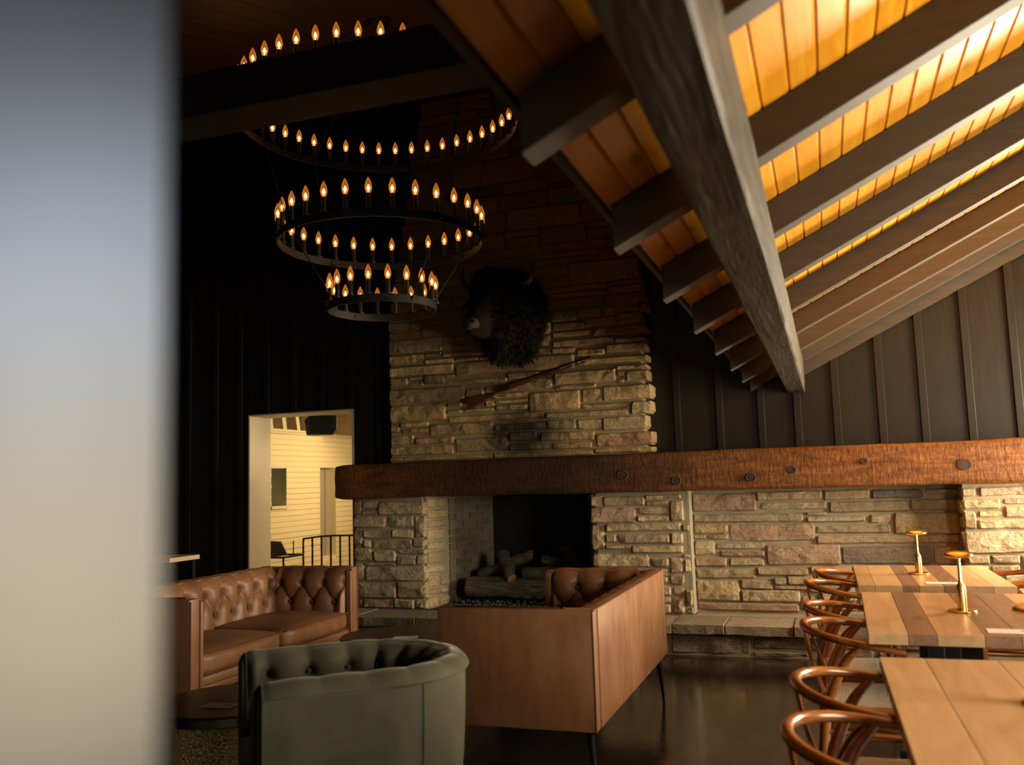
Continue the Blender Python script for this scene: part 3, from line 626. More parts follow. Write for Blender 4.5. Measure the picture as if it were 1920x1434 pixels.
# raised hearth
he = thing('hearth', 'raised flagstone hearth ledge running along the foot of the stone wall', 'hearth', (-1.7, 7.5, 0))
x = -4.40; k = 0
edges = [-4.40, -4.05, -3.45, -2.80, -2.2, -1.55, -1.235, -.83, -.32, .22, .66, .94]
for a, b in zip(edges, edges[1:]):
    q = MB(); z1 = .245+random.uniform(-.006, .006); n = 6
    dy = random.uniform(-.012, .012); front = [(a+.004+(b-a-.008)*i/n, 7.212+dy+noise.noise(Vector((a*9+i*.9, 2, 3)))*.012) for i in range(n+1)]
    poly = front+[(b-.004, 7.68), (a+.004, 7.68)]
    vs = [(px+1.7, py-7.5, .17+random.uniform(-.006, .006)) for px, py in poly]+[(px+1.7, py-7.5, z1) for px, py in poly]; m = len(poly)
    q.add(vs, [tuple(reversed(range(m))), tuple(range(m, 2*m))]+[(i, (i+1) % m, m+(i+1) % m, m+i) for i in range(m)])
    q.build('flagstone', M_HEARTH, he, bevel=.003, seg=1)
q = MB(); q.box(-4.36+1.7, .94+1.7, -.23, .2, 0, .168); q.box(-1.12+1.7, .94+1.7, .2, .39, 0, .24); q.build('mortar_core', M_MORTAR, he)
low = [(-4.38,-3.9,.0,.165),(-3.89,-3.3,.0,.09),(-3.89,-3.3,.095,.165),(-3.29,-2.6,0,.165),(-2.59,-2.0,0,.08),(-2.59,-2.0,.085,.165),(-1.99,-1.27,0,.165),(-1.26,-.64,.012,.165),(-.63,-.12,.06,.165),(-.63,-.22,0,.05),(-.11,.24,0,.165),(.25,.62,0,.08),(.25,.62,.085,.165),(.63,.94,0,.165)]
for n, (a, b, c, d) in enumerate(low):
    put('stone', stone_mesh(b-a-.012, d-c-.008, 500+n, mat=M_HEARTH, rough=1.3), he, ((a+b)/2+1.7, 7.255-7.5, (c+d)/2))
al = setting('wall_alcove', 'recessed sandstone wall under the right half of the mantel')
q = MB(); q.box(-1.14, .96, 7.884, 8.0, .24, 1.32); q.build('mortar_bed', M_MORTAR, al)
lay(S_ALCOVE, 7.87, al, M_STONE_LOW, .012)
q = MB(); q.box(-1.15, -1.122, 7.712, 7.89, .245, 1.28)
q.build('mortar_return', M_MORTAR, al, bevel=.004)
pi_ = setting('wall_pillar', 'sandstone pillar beside the right window under the mantel')
q = MB(); q.box(.955, 2.62, 7.614, 8.0, 0, 1.32); q.build('mortar_bed', M_MORTAR, pi_)
lay(S_PILLAR, 7.60, pi_, M_STONE_LOW, .012)
S2 = []; z = .0
while z < 1.26:
    x = 1.62
    while x < 2.6:
        wd = random.uniform(.25, .6); S2.append('%d,%d,%d,%d' % (x*1000, min(x+wd, 2.62)*1000-12, z*1000, z*1000+140)); x += wd
    z += .152
lay(';'.join(S2), 7.60, pi_, M_STONE_LOW, .012)
for n, (za, zb) in enumerate(((.25,.42),(.43,.55),(.56,.78),(.79,.92),(.93,1.03),(1.04,1.16),(1.17,1.26))):
    put('stone', stone_mesh(.26, zb-za, 900+n, mat=M_STONE_LOW), pi_, (.945-.01*(n % 2), 7.745, (za+zb)/2), (0, 0, -PI/2))

# hewn mantel beam
mt = thing('mantel_beam', 'long hewn reddish brown timber mantel running across the stone wall', 'mantel', (-.9, 7.7, 1.27))
q = MB(); nx_ = 90; vs = []; RR = []
for cx_, cz_, a0 in ((.83, .80, 0), (-.83, .80, 90), (-.83, -.80, 180), (.83, -.80, 270)):
    RR += [(cx_+.17*math.cos(math.radians(a0+b)), cz_+.20*math.sin(math.radians(a0+b))) for b in (0, 30, 60, 90)]
    nxt = {0: (-1, 0), 90: (0, -1), 180: (1, 0), 270: (0, 1)}[a0]
    x0, z0 = RR[-1]
    for f in (.33, .67): RR.append((x0+nxt[0]*1.66*f, z0+nxt[1]*1.6*f))
ring_n = len(RR)
for i in range(nx_+1):
    xx = -4.42+7.0*i/nx_
    for k in range(ring_n):
        yy, zz = RR[k]
        p = Vector((xx*1.6, yy*2, zz*2))
        hgt = .163; jn = noise.noise(p)*.010+noise.noise(p*4)*.004
        shr = 1-.10*max(0, 1-i/2.0)**2
        vs.append((xx+.9, (.18+jn)*yy*shr, .165+(hgt+jn)*zz*shr+noise.noise(Vector((xx*.5, 3, 1)))*.006))
fs = [tuple(reversed(range(ring_n))), tuple(range(nx_*ring_n, nx_*ring_n+ring_n))]
for i in range(nx_):
    for k in range(ring_n):
        j = (k+1) % ring_n; fs.append((i*ring_n+k, (i+1)*ring_n+k, (i+1)*ring_n+j, i*ring_n+j))
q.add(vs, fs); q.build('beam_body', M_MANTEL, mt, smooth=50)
for kx, kz, kr in ((-1.64, 1.42, .034), (-1.19, 1.36, .03), (-.59, 1.37, .03), (-.27, 1.42, .024), (.27, 1.47, .02), (.97, 1.42, .036)):
    q = MB(); q.lathe([(kr*1.25, .004), (kr*1.0, .008), (kr*.75, .002), (kr*.45, .007), (.0001, .0)], 14)
    o = q.build('knot', M_KNOT, mt, smooth=60); o.location = (kx+.9, -.186, kz-1.27); o.rotation_euler = (PI/2, 0, 0); o.scale = (1.2, 1, 1)
# ------------------------------------------------------------------ tufted leather sofas
def tuft(u, v):
    """u in button pitches, v: 0 at lower button row, 1 at upper row. 0 on a fold, 1 on a pillow."""
    t = .5*min(max(v, 0), 1)
    a, b = abs(math.sin(PI*(u-t))), abs(math.sin(PI*(u+t)))
    h = (a*b)**.42
    if v > 1: h = 1-(1-h)*max(.25, 1-(v-1)*.6)
    if v < 0: h = 1-(1-h)*max(.3, 1+v*.7)
    for bu, bv in ((round(u), 0), (round(u-.5)+.5, 1)):
        d2 = ((u-bu)*1.0)**2+((v-bv)*.75)**2; h -= .85*math.exp(-d2/.014)
    return h
def profile_pts(pr):
    L = [0]
    for a, b in zip(pr, pr[1:]): L.append(L[-1]+math.hypot(b[0]-a[0], b[1]-a[1]))
    def at(s):
        s = min(max(s, 0), L[-1])
        for i in range(len(pr)-1):
            if s <= L[i+1]+1e-9:
                t = (s-L[i])/(L[i+1]-L[i]); p = (pr[i][0]+(pr[i+1][0]-pr[i][0])*t, pr[i][1]+(pr[i+1][1]-pr[i][1])*t); break
        i0 = max(0, i-0); dx, dz = pr[i+1][0]-pr[i][0], pr[i+1][1]-pr[i][1]
        return p
    return at, L[-1]
def tufted_strip(place, length, prof, rows, pitch, depth, nu, nv, phase=0):
    """place(s, o, z) -> point, o = distance out of the support; prof: list of (o, z) bottom to top."""
    at, T = profile_pts(prof); q = MB()
    zs = rows
    def fn(i, j):
        s = i*length; t = j*T; o, z = at(t); o2, z2 = at(min(T, t+.006)); o1, z1 = at(max(0, t-.006))
        nx, nz = (z2-z1), -(o2-o1); l = math.hypot(nx, nz) or 1; nx /= l; nz /= l
        v = (z-zs[0])/(zs[1]-zs[0]) if t < T*.66 or z < zs[1] else 1+(t-row_t)/(zs[1]-zs[0])
        h = tuft(s/pitch+phase, v)*depth
        edge = min(1, min(i, 1-i)*length/.02); 
        h = h*edge*max(.30, min(1, 1-(z-.74)/.07*.70))
        return place(s, o+nx*h, z+nz*h)
    row_t = 0
    for k in range(400):
        if at(k*T/400)[1] >= zs[1]: row_t = k*T/400; break
    q.grid(fn, nu, nv)
    btn = []
    k = math.ceil(phase-.01)
    k = 0
    while True:
        s = (k-phase)*pitch
        if s > length-.03: break
        if s > .03: btn.append(place(s, at(T*0)[0]+.004, zs[0]))
        k += 1
    k = 0
    while True:
        s = (k+.5-phase)*pitch
        if s > length-.03: break
        if s > .03: btn.append(place(s, at(row_t)[0]+.004, zs[1]))
        k += 1
    return q, btn
def cushion_mesh(a, b, c, name, mat, crown=.03, nx=16, ny=22, nz=6, wr=.003):
    q = MB()
    def P(x, y, z):
        n = 9; s = 1/((abs(x)**n+abs(y)**n+abs(z)**n)**(1/n)); X, Y, Z = x*s*a, y*s*b, z*s*c
        if z > 0: Z += crown*(1-x*x)*(1-y*y)*z
        X += .012*(1-z*z)*(1-y*y)*(1 if x > .5 else 0)*max(0, x) + (wr*math.sin(y*37+math.sin(y*11)*2)*(1-abs(z)*.6) if x > .9 else 0)
        return (X, Y, Z)
    g = lambda i: i*2-1
    q.grid(lambda i, j: P(g(i), g(j), 1), nx, ny); q.grid(lambda i, j: P(g(i), g(j), -1), nx, ny)
    q.grid(lambda i, j: P(1, g(i), g(j)), ny, nz); q.grid(lambda i, j: P(-1, g(i), g(j)), ny, nz)
    q.grid(lambda i, j: P(g(i), 1, g(j)), nx, nz); q.grid(lambda i, j: P(g(i), -1, g(j)), nx, nz)
    return q.mesh(name, mat, smooth=60)
def make_sofa(label):
    D2, L2, H, ZB = .375, .915, .816, .285
    t = thing('tufted_sofa', label, 'sofa', group=None)
    o = box('back_panel', M_LEATHER, (-D2, -.29, -L2+.0855, L2-.0855, ZB, H), t, bevel=.006, smooth=40)
    for s in (-1, 1):
        y0, y1 = sorted((s*L2, s*(L2-.085)))
        a = box('arm', M_LEATHER, (-D2, D2, y0, y1, ZB, H-.001), t, bevel=.010, smooth=40)
        q = MB(); yy = s*(L2-.085); q.tube([(D2+.001, yy, ZB+.01), (D2+.001, yy, H-.012)], .006, 6); q.tube([(D2+.001, s*(L2-.006), ZB+.01), (D2+.001, s*(L2-.006), H-.012)], .005, 6)
        q.build('piping', M_LEATHER_DK, a, smooth=60)
        # padded inner front edge of the arm
        q = MB(); q.box(D2-.035, D2+.006, *sorted((s*(L2-.085), s*(L2-.112))), ZB+.0, H-.02); q.build('arm_front_pad', M_LEATHER, t, bevel=.010, smooth=50)
    q = MB()
    q.tube([(-D2, -L2+.004, H-.004), (-D2, L2-.004, H-.004)], .005, 6); q.tube([(-D2+.002, -L2+.002, ZB), (-D2+.002, -L2+.002, H-.006)], .004, 6); q.tube([(-D2+.002, L2-.002, ZB), (-D2+.002, L2-.002, H-.006)], .004, 6)
    for s in (-1, 1): q.tube([(-D2+.001, s*(L2-.0853), ZB+.004), (-D2+.001, s*(L2-.0853), H-.006)], .0035, 6)
    q.build('seam', M_LEATHER_DK, t, smooth=60)
    prof = [(.045, .40), (.04, .50), (.03, .62), (.02, .70), (.014, .76), (-.004, .793), (-.03, .807), (-.062, .811)]
    yl = L2-.085
    q, btn = tufted_strip(lambda s, o, z: (-.285+o, -yl+s, z), 2*yl, prof, (.575, .705), 2*yl/9, .046, 200, 56, 0)
    tb = q.build('tufted_back', M_LEATHER, t, smooth=80)
    b = MB()
    bm = b; 
    mb = MB(); mb.ball((0,0,0), .011, 8, 5, (.6,1,1)); bme = mb.mesh('button', M_LEATHER_DK, smooth=80)
    for p in btn: put('button', bme, tb, p)
    mb = MB(); mb.ball((0,0,0), .011, 8, 5, (1,.6,1)); bme2 = mb.mesh('button', M_LEATHER_DK, smooth=80)
    for s in (-1, 1):
        prof2 = [(.04, .40), (.035, .50), (.028, .62), (.02, .70), (.014, .76), (-.004, .793), (-.03, .806), (-.055, .81)]
        q, btn = tufted_strip(lambda u, o, z: (-.25+u, s*(yl-o), z), .588, prof2, (.575, .705), .18, .046, 84, 52, .2)
        ta = q.build('tufted_arm', M_LEATHER, t, smooth=80)
        for p in btn: put('button', bme2, ta, p)
    box('deck', M_LEATHER_DK, (-.29, .33, -yl, yl, ZB, .335), t)
    q = MB(); q.box(.30, .352, -yl+.002, yl-.002, ZB+.002, ZB+.045); q.build('front_rail', M_LEATHER, t, bevel=.008, smooth=50)
    q = MB(); q.box(.30, .362, -yl+.002, yl-.002, ZB+.047, ZB+.10); q.build('front_band', M_LEATHER, t, bevel=.016, smooth=50)
    for s in (-1, 1):
        c = put('seat_cushion', cushion_mesh(.302, yl/2-.006, .062, 'seat_cushion', M_LEATHER), t, (.067, s*yl/2, .448))
        q = MB(); pts = [(.292, y*(yl/2-.03), .052) for y in (-1, -.5, 0, .5, 1)]; q.tube(pts, .004, 6); q.tube([(x_, y_, -.054) for x_, y_, _ in pts], .004, 6); q.build('cushion_piping', M_LEATHER_DK, c, smooth=60)
    for sx in (-1, 1):
        for sy in (-1, 1):
            q = MB(); x0, y0 = sx*(D2-.045), sy*(L2-.06)
            q.tube([(x0, y0, ZB+.002), (x0, y0, ZB-.035), (x0+sx*.012, y0+sy*.008, .12), (x0+sx*.02, y0+sy*.014, 0)], [.026, .018, .012, .008], 10)
            q.box(x0-.05, x0+.05, y0-.05, y0+.05, ZB-.006, ZB+.001)
            q.build('leg', M_BLACK, t, smooth=50)
    return t
sofa = make_sofa('cognac leather tufted sofa with its flat outer back turned to the dining tables')
sofa.location = (-1.405, 4.885, 0); sofa.rotation_euler = (0, 0, PI); sofa['group'] = 'tufted leather sofas'
sofa2 = dup(sofa, (-3.655, 4.985, 0), 0, 'cognac leather tufted sofa in front of the bright doorway, showing its two seat cushions')

# ------------------------------------------------------------------ green velvet barrel chair
ch = thing('barrel_chair', 'sage green velvet barrel armchair with a tufted lining, back to the camera', 'armchair', (-1.70, 3.143, 0), math.atan2(-.647, -.762))
RU, LU = .365, .43
PL = 2*LU+PI*RU
def upath(s, off=0):
    """point on the U at arc length s (outer wall), offset outwards by off"""
    if s < LU: return Vector((LU-s, -(RU+off), 0))
    if s < LU+PI*RU:
        a = (s-LU)/RU; return Vector((-math.sin(a)*(RU+off), -math.cos(a)*(RU+off), 0))
    return Vector((s-LU-PI*RU, RU+off, 0))
q = MB()
def shell(i, j):
    z = .055+.655*j; off = -.05*(1-j)**1.6+.004*math.sin(PI*j); p = upath(i*PL, off); return (p.x, p.y, z)
q.grid(shell, 72, 8); q.build('outer_shell', M_VELVET, ch, smooth=80)
q = MB(); NV = 46
prof = [(-.135,.37), (-.133,.48), (-.13,.60), (-.126,.66), (-.115,.705), (-.09,.738), (-.05,.752), (-.018,.744), (.002,.722), (.005,.708)]
at, T = profile_pts(prof)
def lin_fn(i, j):
    s = i*PL; o, z = at(j*T); o2, z2 = at(min(T, j*T+.01)); o1, z1 = at(max(0, j*T-.01)); nx, nz = -(z2-z1), (o2-o1); l = math.hypot(nx, nz) or 1
    t = j*T; v = (z-.545)/(.13) if t < .29 else 1+(t-.305)/.13
    h = tuft(s/.158, v)*.036*max(.30, min(1, 1-(t-.33)/.08 if t > .33 else 1))
    e = min(1, min(i, 1-i)*PL/.025); h *= e
    p = upath(s, o+nx/l*h); return (p.x, p.y, z+nz/l*h)
q.grid(lin_fn, 210, NV); lining = q.build('tufted_lining', M_VELVET, ch, smooth=80)
mb = MB(); mb.ball((0,0,0), .010, 8, 5); bme = mb.mesh('button', M_VELVET_DK, smooth=80)
k = 1
while k*.158 < PL-.05:
    p = upath(k*.158, -.132); put('button', bme, lining, (p.x, p.y, .545)); p = upath((k+.5)*.158, -.126)
    if (k+.5)*.158 < PL-.05: put('button', bme, lining, (p.x, p.y, .672))
    k += 1
for s, e in ((0, -1), (PL, 1)):
    pts = [at(T*k/14) for k in range(15)]+[(-.05*((1-(z-.055)/.655)**1.6), z) for z in (.66, .5, .3, .15, .055)]+[(-.12, .055), (-.13, .2)]
    n = len(pts); c0 = upath(s); vs = []
    for rr, ex in ((1, 0), (.93, .016), (.72, .026)):
        mo = sum(p[0] for p in pts)/n; mz = sum(p[1] for p in pts)/n
        for o, z in pts:
            p = upath(s, mo+(o-mo)*rr); zz = mz+(z-mz)*(1-(1-rr)*.35); vs.append((p.x+ex, p.y, zz))
    fs = []
    for b in range(2):
        for i in range(n): k = (i+1) % n; fs.append((b*n+i, b*n+k, b*n+n+k, b*n+n+i))
    fs.append(tuple(range(2*n, 3*n)))
    q = MB(); q.add(vs, fs); q.build('arm_front', M_VELVET, ch, smooth=60)
    q = MB(); q.tube([(upath(s, o).x+.002, upath(s, o).y, z) for o, z in pts[:-2]], .0055, 6); q.build('piping', M_VELVET_DK, ch, smooth=60)
q = MB(); q.tube([tuple(upath(PL*i/90, .006))[:2]+(.708,) for i in range(91)], .006, 6); q.build('piping', M_VELVET_DK, ch, smooth=60)
for s in (LU+.42, LU+PI*RU-.12):
    q = MB(); q.tube([(upath(s, -.05*(1-j/8)**1.6+.004*math.sin(PI*j/8)+.001).x, upath(s, -.05*(1-j/8)**1.6+.004*math.sin(PI*j/8)+.001).y, .06+.645*j/8) for j in range(9)], .0032, 6); q.build('seam', M_VELVET_DK, ch, smooth=60)
q = MB()
inner = [upath(PL*i/40, -.138) for i in range(41)]; m = len(inner)
for z0, z1, ins, nm in ((.055, .33, -.0, 'base'), (.33, .455, .004, 'seat_cushion')):
    q = MB(); vs = []; fr = LU+(.03 if nm == 'seat_cushion' else 0)
    ring = [Vector((min(p.x, LU), p.y, 0)) for p in inner]
    if nm == 'seat_cushion': ring = [Vector((fr, ring[0].y, 0))]+ring+[Vector((fr, ring[-1].y, 0))]
    n = len(ring); lev = [(z0, 1), (z1-.03, 1), (z1-.008, .985), (z1, .94)]
    cen = Vector((.08, 0, 0))
    for z, sc in lev:
        for p in ring: r2 = cen+(p-cen)*sc; vs.append((r2.x, r2.y, z))
    fs = [tuple(reversed(range(n))), tuple(range(3*n, 4*n))]
    for b in range(3):
        for i in range(n): k = (i+1) % n; fs.append((b*n+i, b*n+k, b*n+n+k, b*n+n+i))
    q.add(vs, fs); q.build(nm, M_VELVET, ch, smooth=40)
q = MB(); q.lathe([(.24, 0), (.24, .02), (.21, .03), (.21, .056)], 32); q.build('plinth', M_BLACK, ch, smooth=40)

# ------------------------------------------------------------------ drum side tables and cards
def drum(label, loc, r, dark=False):
    t = thing('drum_table', label, 'side table', loc, 0, 'round drum side tables')
    q = MB(); q.lathe([(r-.012, .41), (r, .418), (r, .452), (r-.006, .46), (0.0001, .46)], 48); q.build('tabletop', M_ESPRESSO, t, smooth=35)
    q = MB(); R = r*.72; q.lathe([(R*.93, 0), (R, .03), (R*1.02, .2), (R, .38), (R*.93, .41)], 48); q.build('drum_base', M_HAMMER, t, smooth=50)
    return t
drum('round dark table on a hammered gold drum at the bottom left, nearest the camera', (-2.60, 3.52, 0), .335)
drum('round dark table on a hammered drum half hidden behind the green velvet chair', (-2.60, 5.22, 0), .38)
def card(label, loc, rz, w_=.10, l_=.16):
    t = thing('menu_card', label, 'card', loc, rz, 'small white table cards')
    q = MB(); q.box(-l_/2, l_/2, -w_/2, w_/2, .0, .002); q.build('card_stock', M_PAPER, t)
    for n, (a, b) in enumerate(((.02, .035), (.04, .052), (.056, .066))):
        q = MB(); q.box(a, b, -.004, .006, .0022, .0028); q.build('print', M_INK, t)
    return t
card('white card lying on the round dark table nearest the camera', (-2.575, 3.40, .461), .1, .085, .15)
card('white card lying on the round dark table behind the green velvet chair', (-2.52, 5.12, .461), .3, .085, .15)

# ------------------------------------------------------------------ dining tables
TZ = .75
def dining_table(label, x0, y0, y1, widths, kinds, rz=0):
    L = y1-y0; W_ = sum(widths); t = thing('dining_table', label, 'table', (x0+W_/2, (y0+y1)/2, 0), rz, 'butcher block dining tables')
    x = -W_/2
    for wd, k in zip(widths, kinds):
        q = MB(); q.box(x+.0006, x+wd-.0006, -L/2, L/2, TZ-.046, TZ); q.build('plank', BUTCHER[k], t, bevel=.0025, seg=2); x += wd
    for cy in ((-L*.27, L*.27)):
        q = MB(); q.box(-.04, .04, cy-.04, cy+.04, .03, TZ-.06); q.build('column', M_BLACK, t, bevel=.004)
        q = MB(); q.box(-.28, .28, cy-.035, cy+.035, .0, .03); q.build('foot', M_BLACK, t, bevel=.006)
        q = MB(); q.box(-.22, .22, cy-.05, cy+.05, TZ-.06, TZ-.047); q.build('top_plate', M_BLACK, t)
    return t
dining_table('butcher block dining table nearest the camera, at the bottom right corner', .135, 2.05, 3.465, (.145,.225,.20,.13,.12), (0,2,2,1,0), .012)
dining_table('butcher block dining table in the middle with the largest dark walnut strips', .118, 3.955, 5.255, (.148,.105,.168,.125,.13,.13), (0,1,2,1,1,0), -.012)
dining_table('butcher block dining table farthest back, against the stone wall', .120, 5.56, 6.715, (.09,.145,.085,.125,.10,.145,.115), (2,0,1,2,1,0,3), .0)
card('white card on the near edge of the middle dining table', (.655, 4.06, TZ+.001), -.05, .10, .20)
card('white card on the near edge of the farthest dining table', (.575, 5.68, TZ+.001), -.05, .10, .18)
def lamp_parts(t):
    q = MB(); q.lathe([(.058, 0), (.060, .003), (.060, .007), (.057, .010), (.0001, .011)], 32); q.build('base', M_BRASS, t, smooth=40)
    q = MB(); q.lathe([(.020, .010), (.0205, .02), (.0205, .105), (.018, .115), (.0105, .128), (.0075, .138), (.007, .25), (.0001, .25)], 24); q.build('stem', M_BRASS, t, smooth=40)
    q = MB(); q.lathe([(.052, .243), (.060, .247), (.0625, .252), (.060, .257), (.045, .266), (.02, .271), (.0001, .272)], 36); q.build('shade', M_BRASS, t, smooth=50)
    q = MB(); q.lathe([(.0001, .240), (.030, .2405), (.046, .243), (.0001, .246)], 28); q.build('diffuser', M_LAMPGLOW, t, smooth=40)
lp = thing('table_lamp', 'small brass mushroom table lamp on the middle dining table', 'lamp', (.534, 4.58, TZ), 0, 'cordless brass table lamps'); lamp_parts(lp)
dup(lp, (.492, 6.17, TZ), .4, 'small brass mushroom table lamp on the farthest dining table')
dup(lp, (.520, 2.86, TZ), .9, 'brass table lamp cut off by the right frame edge, on the nearest dining table')

# ------------------------------------------------------------------ wishbone chairs
def cat(pts, n):
    P = [Vector(p) for p in pts]; P = [P[0]*2-P[1]]+P+[P[-1]*2-P[-2]]; out = []
    for i in range(1, len(P)-2):
        a, b, c, d = P[i-1:i+3]
        for k in range(n):
            t = k/n; out.append(.5*((2*b)+(c-a)*t+(2*a-5*b+4*c-d)*t*t+(3*b-a-3*c+d)*t**3))
    out.append(P[-2]); return out
def make_chair(label, loc, rz):
    t = thing('wishbone_chair', label, 'chair', loc, rz, 'wishbone chairs at the dining tables')
    half = [(.135,.262,.662), (.06,.276,.676), (-.03,.274,.690), (-.12,.250,.704), (-.20,.188,.717), (-.25,.098,.726), (-.266,0,.730)]
    pts = half+[(x, -y, z) for x, y, z in reversed(half[:-1])]
    cp = cat(pts, 5); n = len(cp)
    q = MB(); q.tube(cp, [.0135+.004*math.sin(PI*i/(n-1)) for i in range(n)], 12); q.build('bow_rail', M_CHAIR, t, smooth=60)
    for s in (-1, 1):
        lp_ = cat([(-.215, s*.185, 0), (-.205, s*.196, .22), (-.175, s*.212, .43), (-.105, s*.243, .60), (-.035, s*.270, .682)], 5); m = len(lp_)
        q = MB(); q.tube(lp_, [.0135+.0085*math.sin(PI*min(1, i/(m-1)*1.05))**.8 for i in range(m)], 10); q.build('leg', M_CHAIR, t, smooth=60)
        q = MB(); q.tube([(.205, s*.232, 0), (.203, s*.234, .22), (.200, s*.236, .455)], [.0125, .0165, .0185], 10); q.build('leg', M_CHAIR, t, smooth=60)
    q = MB()
    q.tube([(.20,-.235,.425), (.20,.235,.425)], .0145, 8); q.tube([(-.178,-.21,.425), (-.178,.21,.425)], .0145, 8)
    for s in (-1, 1): q.tube([(-.178, s*.21, .42), (.2, s*.236, .42)], .0145, 8)
    q.build('seat_rail', M_CHAIR, t, smooth=60)
    q = MB()
    q.tube([(.203,-.234,.25), (.203,.234,.25)], .010, 8); q.tube([(-.205,-.195,.27), (-.205,.195,.27)], .010, 8)
    for s in (-1, 1): q.tube([(-.207, s*.194, .19), (.204, s*.233, .19)], .010, 8); q.tube([(-.20, s*.20, .32), (.203, s*.233, .32)], .009, 8)
    q.build('stretcher', M_CHAIR, t, smooth=60)
    q = MB()
    def seat(i, j):
        x = -.19+.41*i; hw = .212+.03*i; y = (j*2-1)*hw; d = min(min(i, 1-i), min(j, 1-j))
        return (x, y, .440-.016*(min(i, 1-i)*2)*(min(j, 1-j)*2)-(.010 if d < .01 else 0))
    q.grid(seat, 16, 16); q.grid(lambda i, j: (seat(i, j)[0], seat(i, j)[1], .415), 8, 8)
    q.build('woven_seat', M_CORD, t, smooth=60)
    q = MB(); q.bar((-.19, 0, .42), (-.238, 0, .57), .038, .012, (1,0,0))
    for s in (-1, 1):
        pp = cat([(-.232, s*.010, .54), (-.245, s*.030, .61), (-.254, s*.062, .675), (-.258, s*.088, .722)], 4)
        for a, b in zip(pp, pp[1:]): q.bar(a, b, .022, .012, (1,0,0))
    q.build('y_splat', M_CHAIR, t)
    return t
spots = [(.12, 2.55, 'wishbone chair nearest the camera, at the left side of the nearest dining table'),
         (.122, 3.15, 'wishbone chair at the left of the nearest dining table, second from the camera'),
         (.118, 4.29, 'wishbone chair at the near left of the middle dining table'),
         (.112, 4.88, 'wishbone chair at the far left of the middle dining table'),
         (.095, 5.87, 'wishbone chair at the near left of the farthest dining table'),
         (.145, 6.50, 'wishbone chair at the far left of the farthest dining table, closest to the hearth')]
c0 = make_chair(spots[0][2], (spots[0][0], spots[0][1], 0), .02)
for k, (x, y, lb) in enumerate(spots[1:]): dup(c0, (x, y, 0), random.uniform(-.05, .05), lb)
dup(c0, (.95, 5.80, 0), PI-.04, 'wishbone chair at the right side of the farthest dining table, nearer one')
dup(c0, (.93, 6.42, 0), PI+.03, 'wishbone chair at the right side of the farthest dining table, farther one')
# ------------------------------------------------------------------ chandelier
CX, CY = -2.185, 4.235
chd = thing('chandelier', 'three tiered black ring chandelier with glowing candle bulbs', 'chandelier', (CX, CY, 3.955))
Z0 = 3.955
q = MB(); q.lathe([(.066, 0), (.066, -.012), (.055, -.024), (.0001, -.026)], 28); q.build('canopy', M_IRON, chd, smooth=40)
TI = [(.755, 3.372, 46, -62), (.543, 2.695, 30, -93), (.283, 2.335, 18, -97)]
sl = MB(); sl.lathe([(.0001, -.004), (.018, -.002), (.019, .003), (.0115, .006), (.0115, .068), (.0085, .070), (.0085, .074)], 12); sleeve = sl.mesh('candle', M_IRON, smooth=40)
bl = MB()
gp = [(.0085, 0), (.0115, .006), (.0160, .020), (.0172, .030), (.0150, .046), (.0095, .062), (.0035, .076), (.0001, .080)]
bl.lathe(gp, 12); bl.cur = 1
bl.ball((0, 0, .026), .0062, 8, 6, (1, 1, 2.7)); bl.cur = 2; bl.ball((0, 0, .024), .0072, 8, 6, (1, 1, 1.35))
bulb = bl.mesh('bulb', [M_BULB, M_FIL, M_FILC], smooth=80)
for R, z, n, a0 in TI:
    q = MB(); q.lathe([(R-.004, -.02), (R+.004, -.02), (R+.004, .02), (R-.004, .02)], 96, closed=True)
    ring = q.build('ring', M_IRON, chd, (0, 0, z-Z0), smooth=40)
    for k in range(n):
        a = math.radians(a0+k*360/n)
        c = put('candle', sleeve, chd, (R*math.cos(a), R*math.sin(a), z-Z0+.022)); put('bulb', bulb, c, (0, 0, .073))
q = MB()
def cable(a, b): q.tube([a, b], .0032, 6)
for k in range(4):
    a = PI/4+k*PI/2+.25
    pa, pb, pc = [(R*math.cos(a), R*math.sin(a), z-Z0) for R, z, n, _ in TI]
    cable((.03*math.cos(a), .03*math.sin(a), -.02), pa); cable(pa, pb); cable(pb, pc)
    for p in (pa, pb, pc): q.ball(p, .011, 8, 6)
q.build('cables', M_IRON, chd, smooth=60)

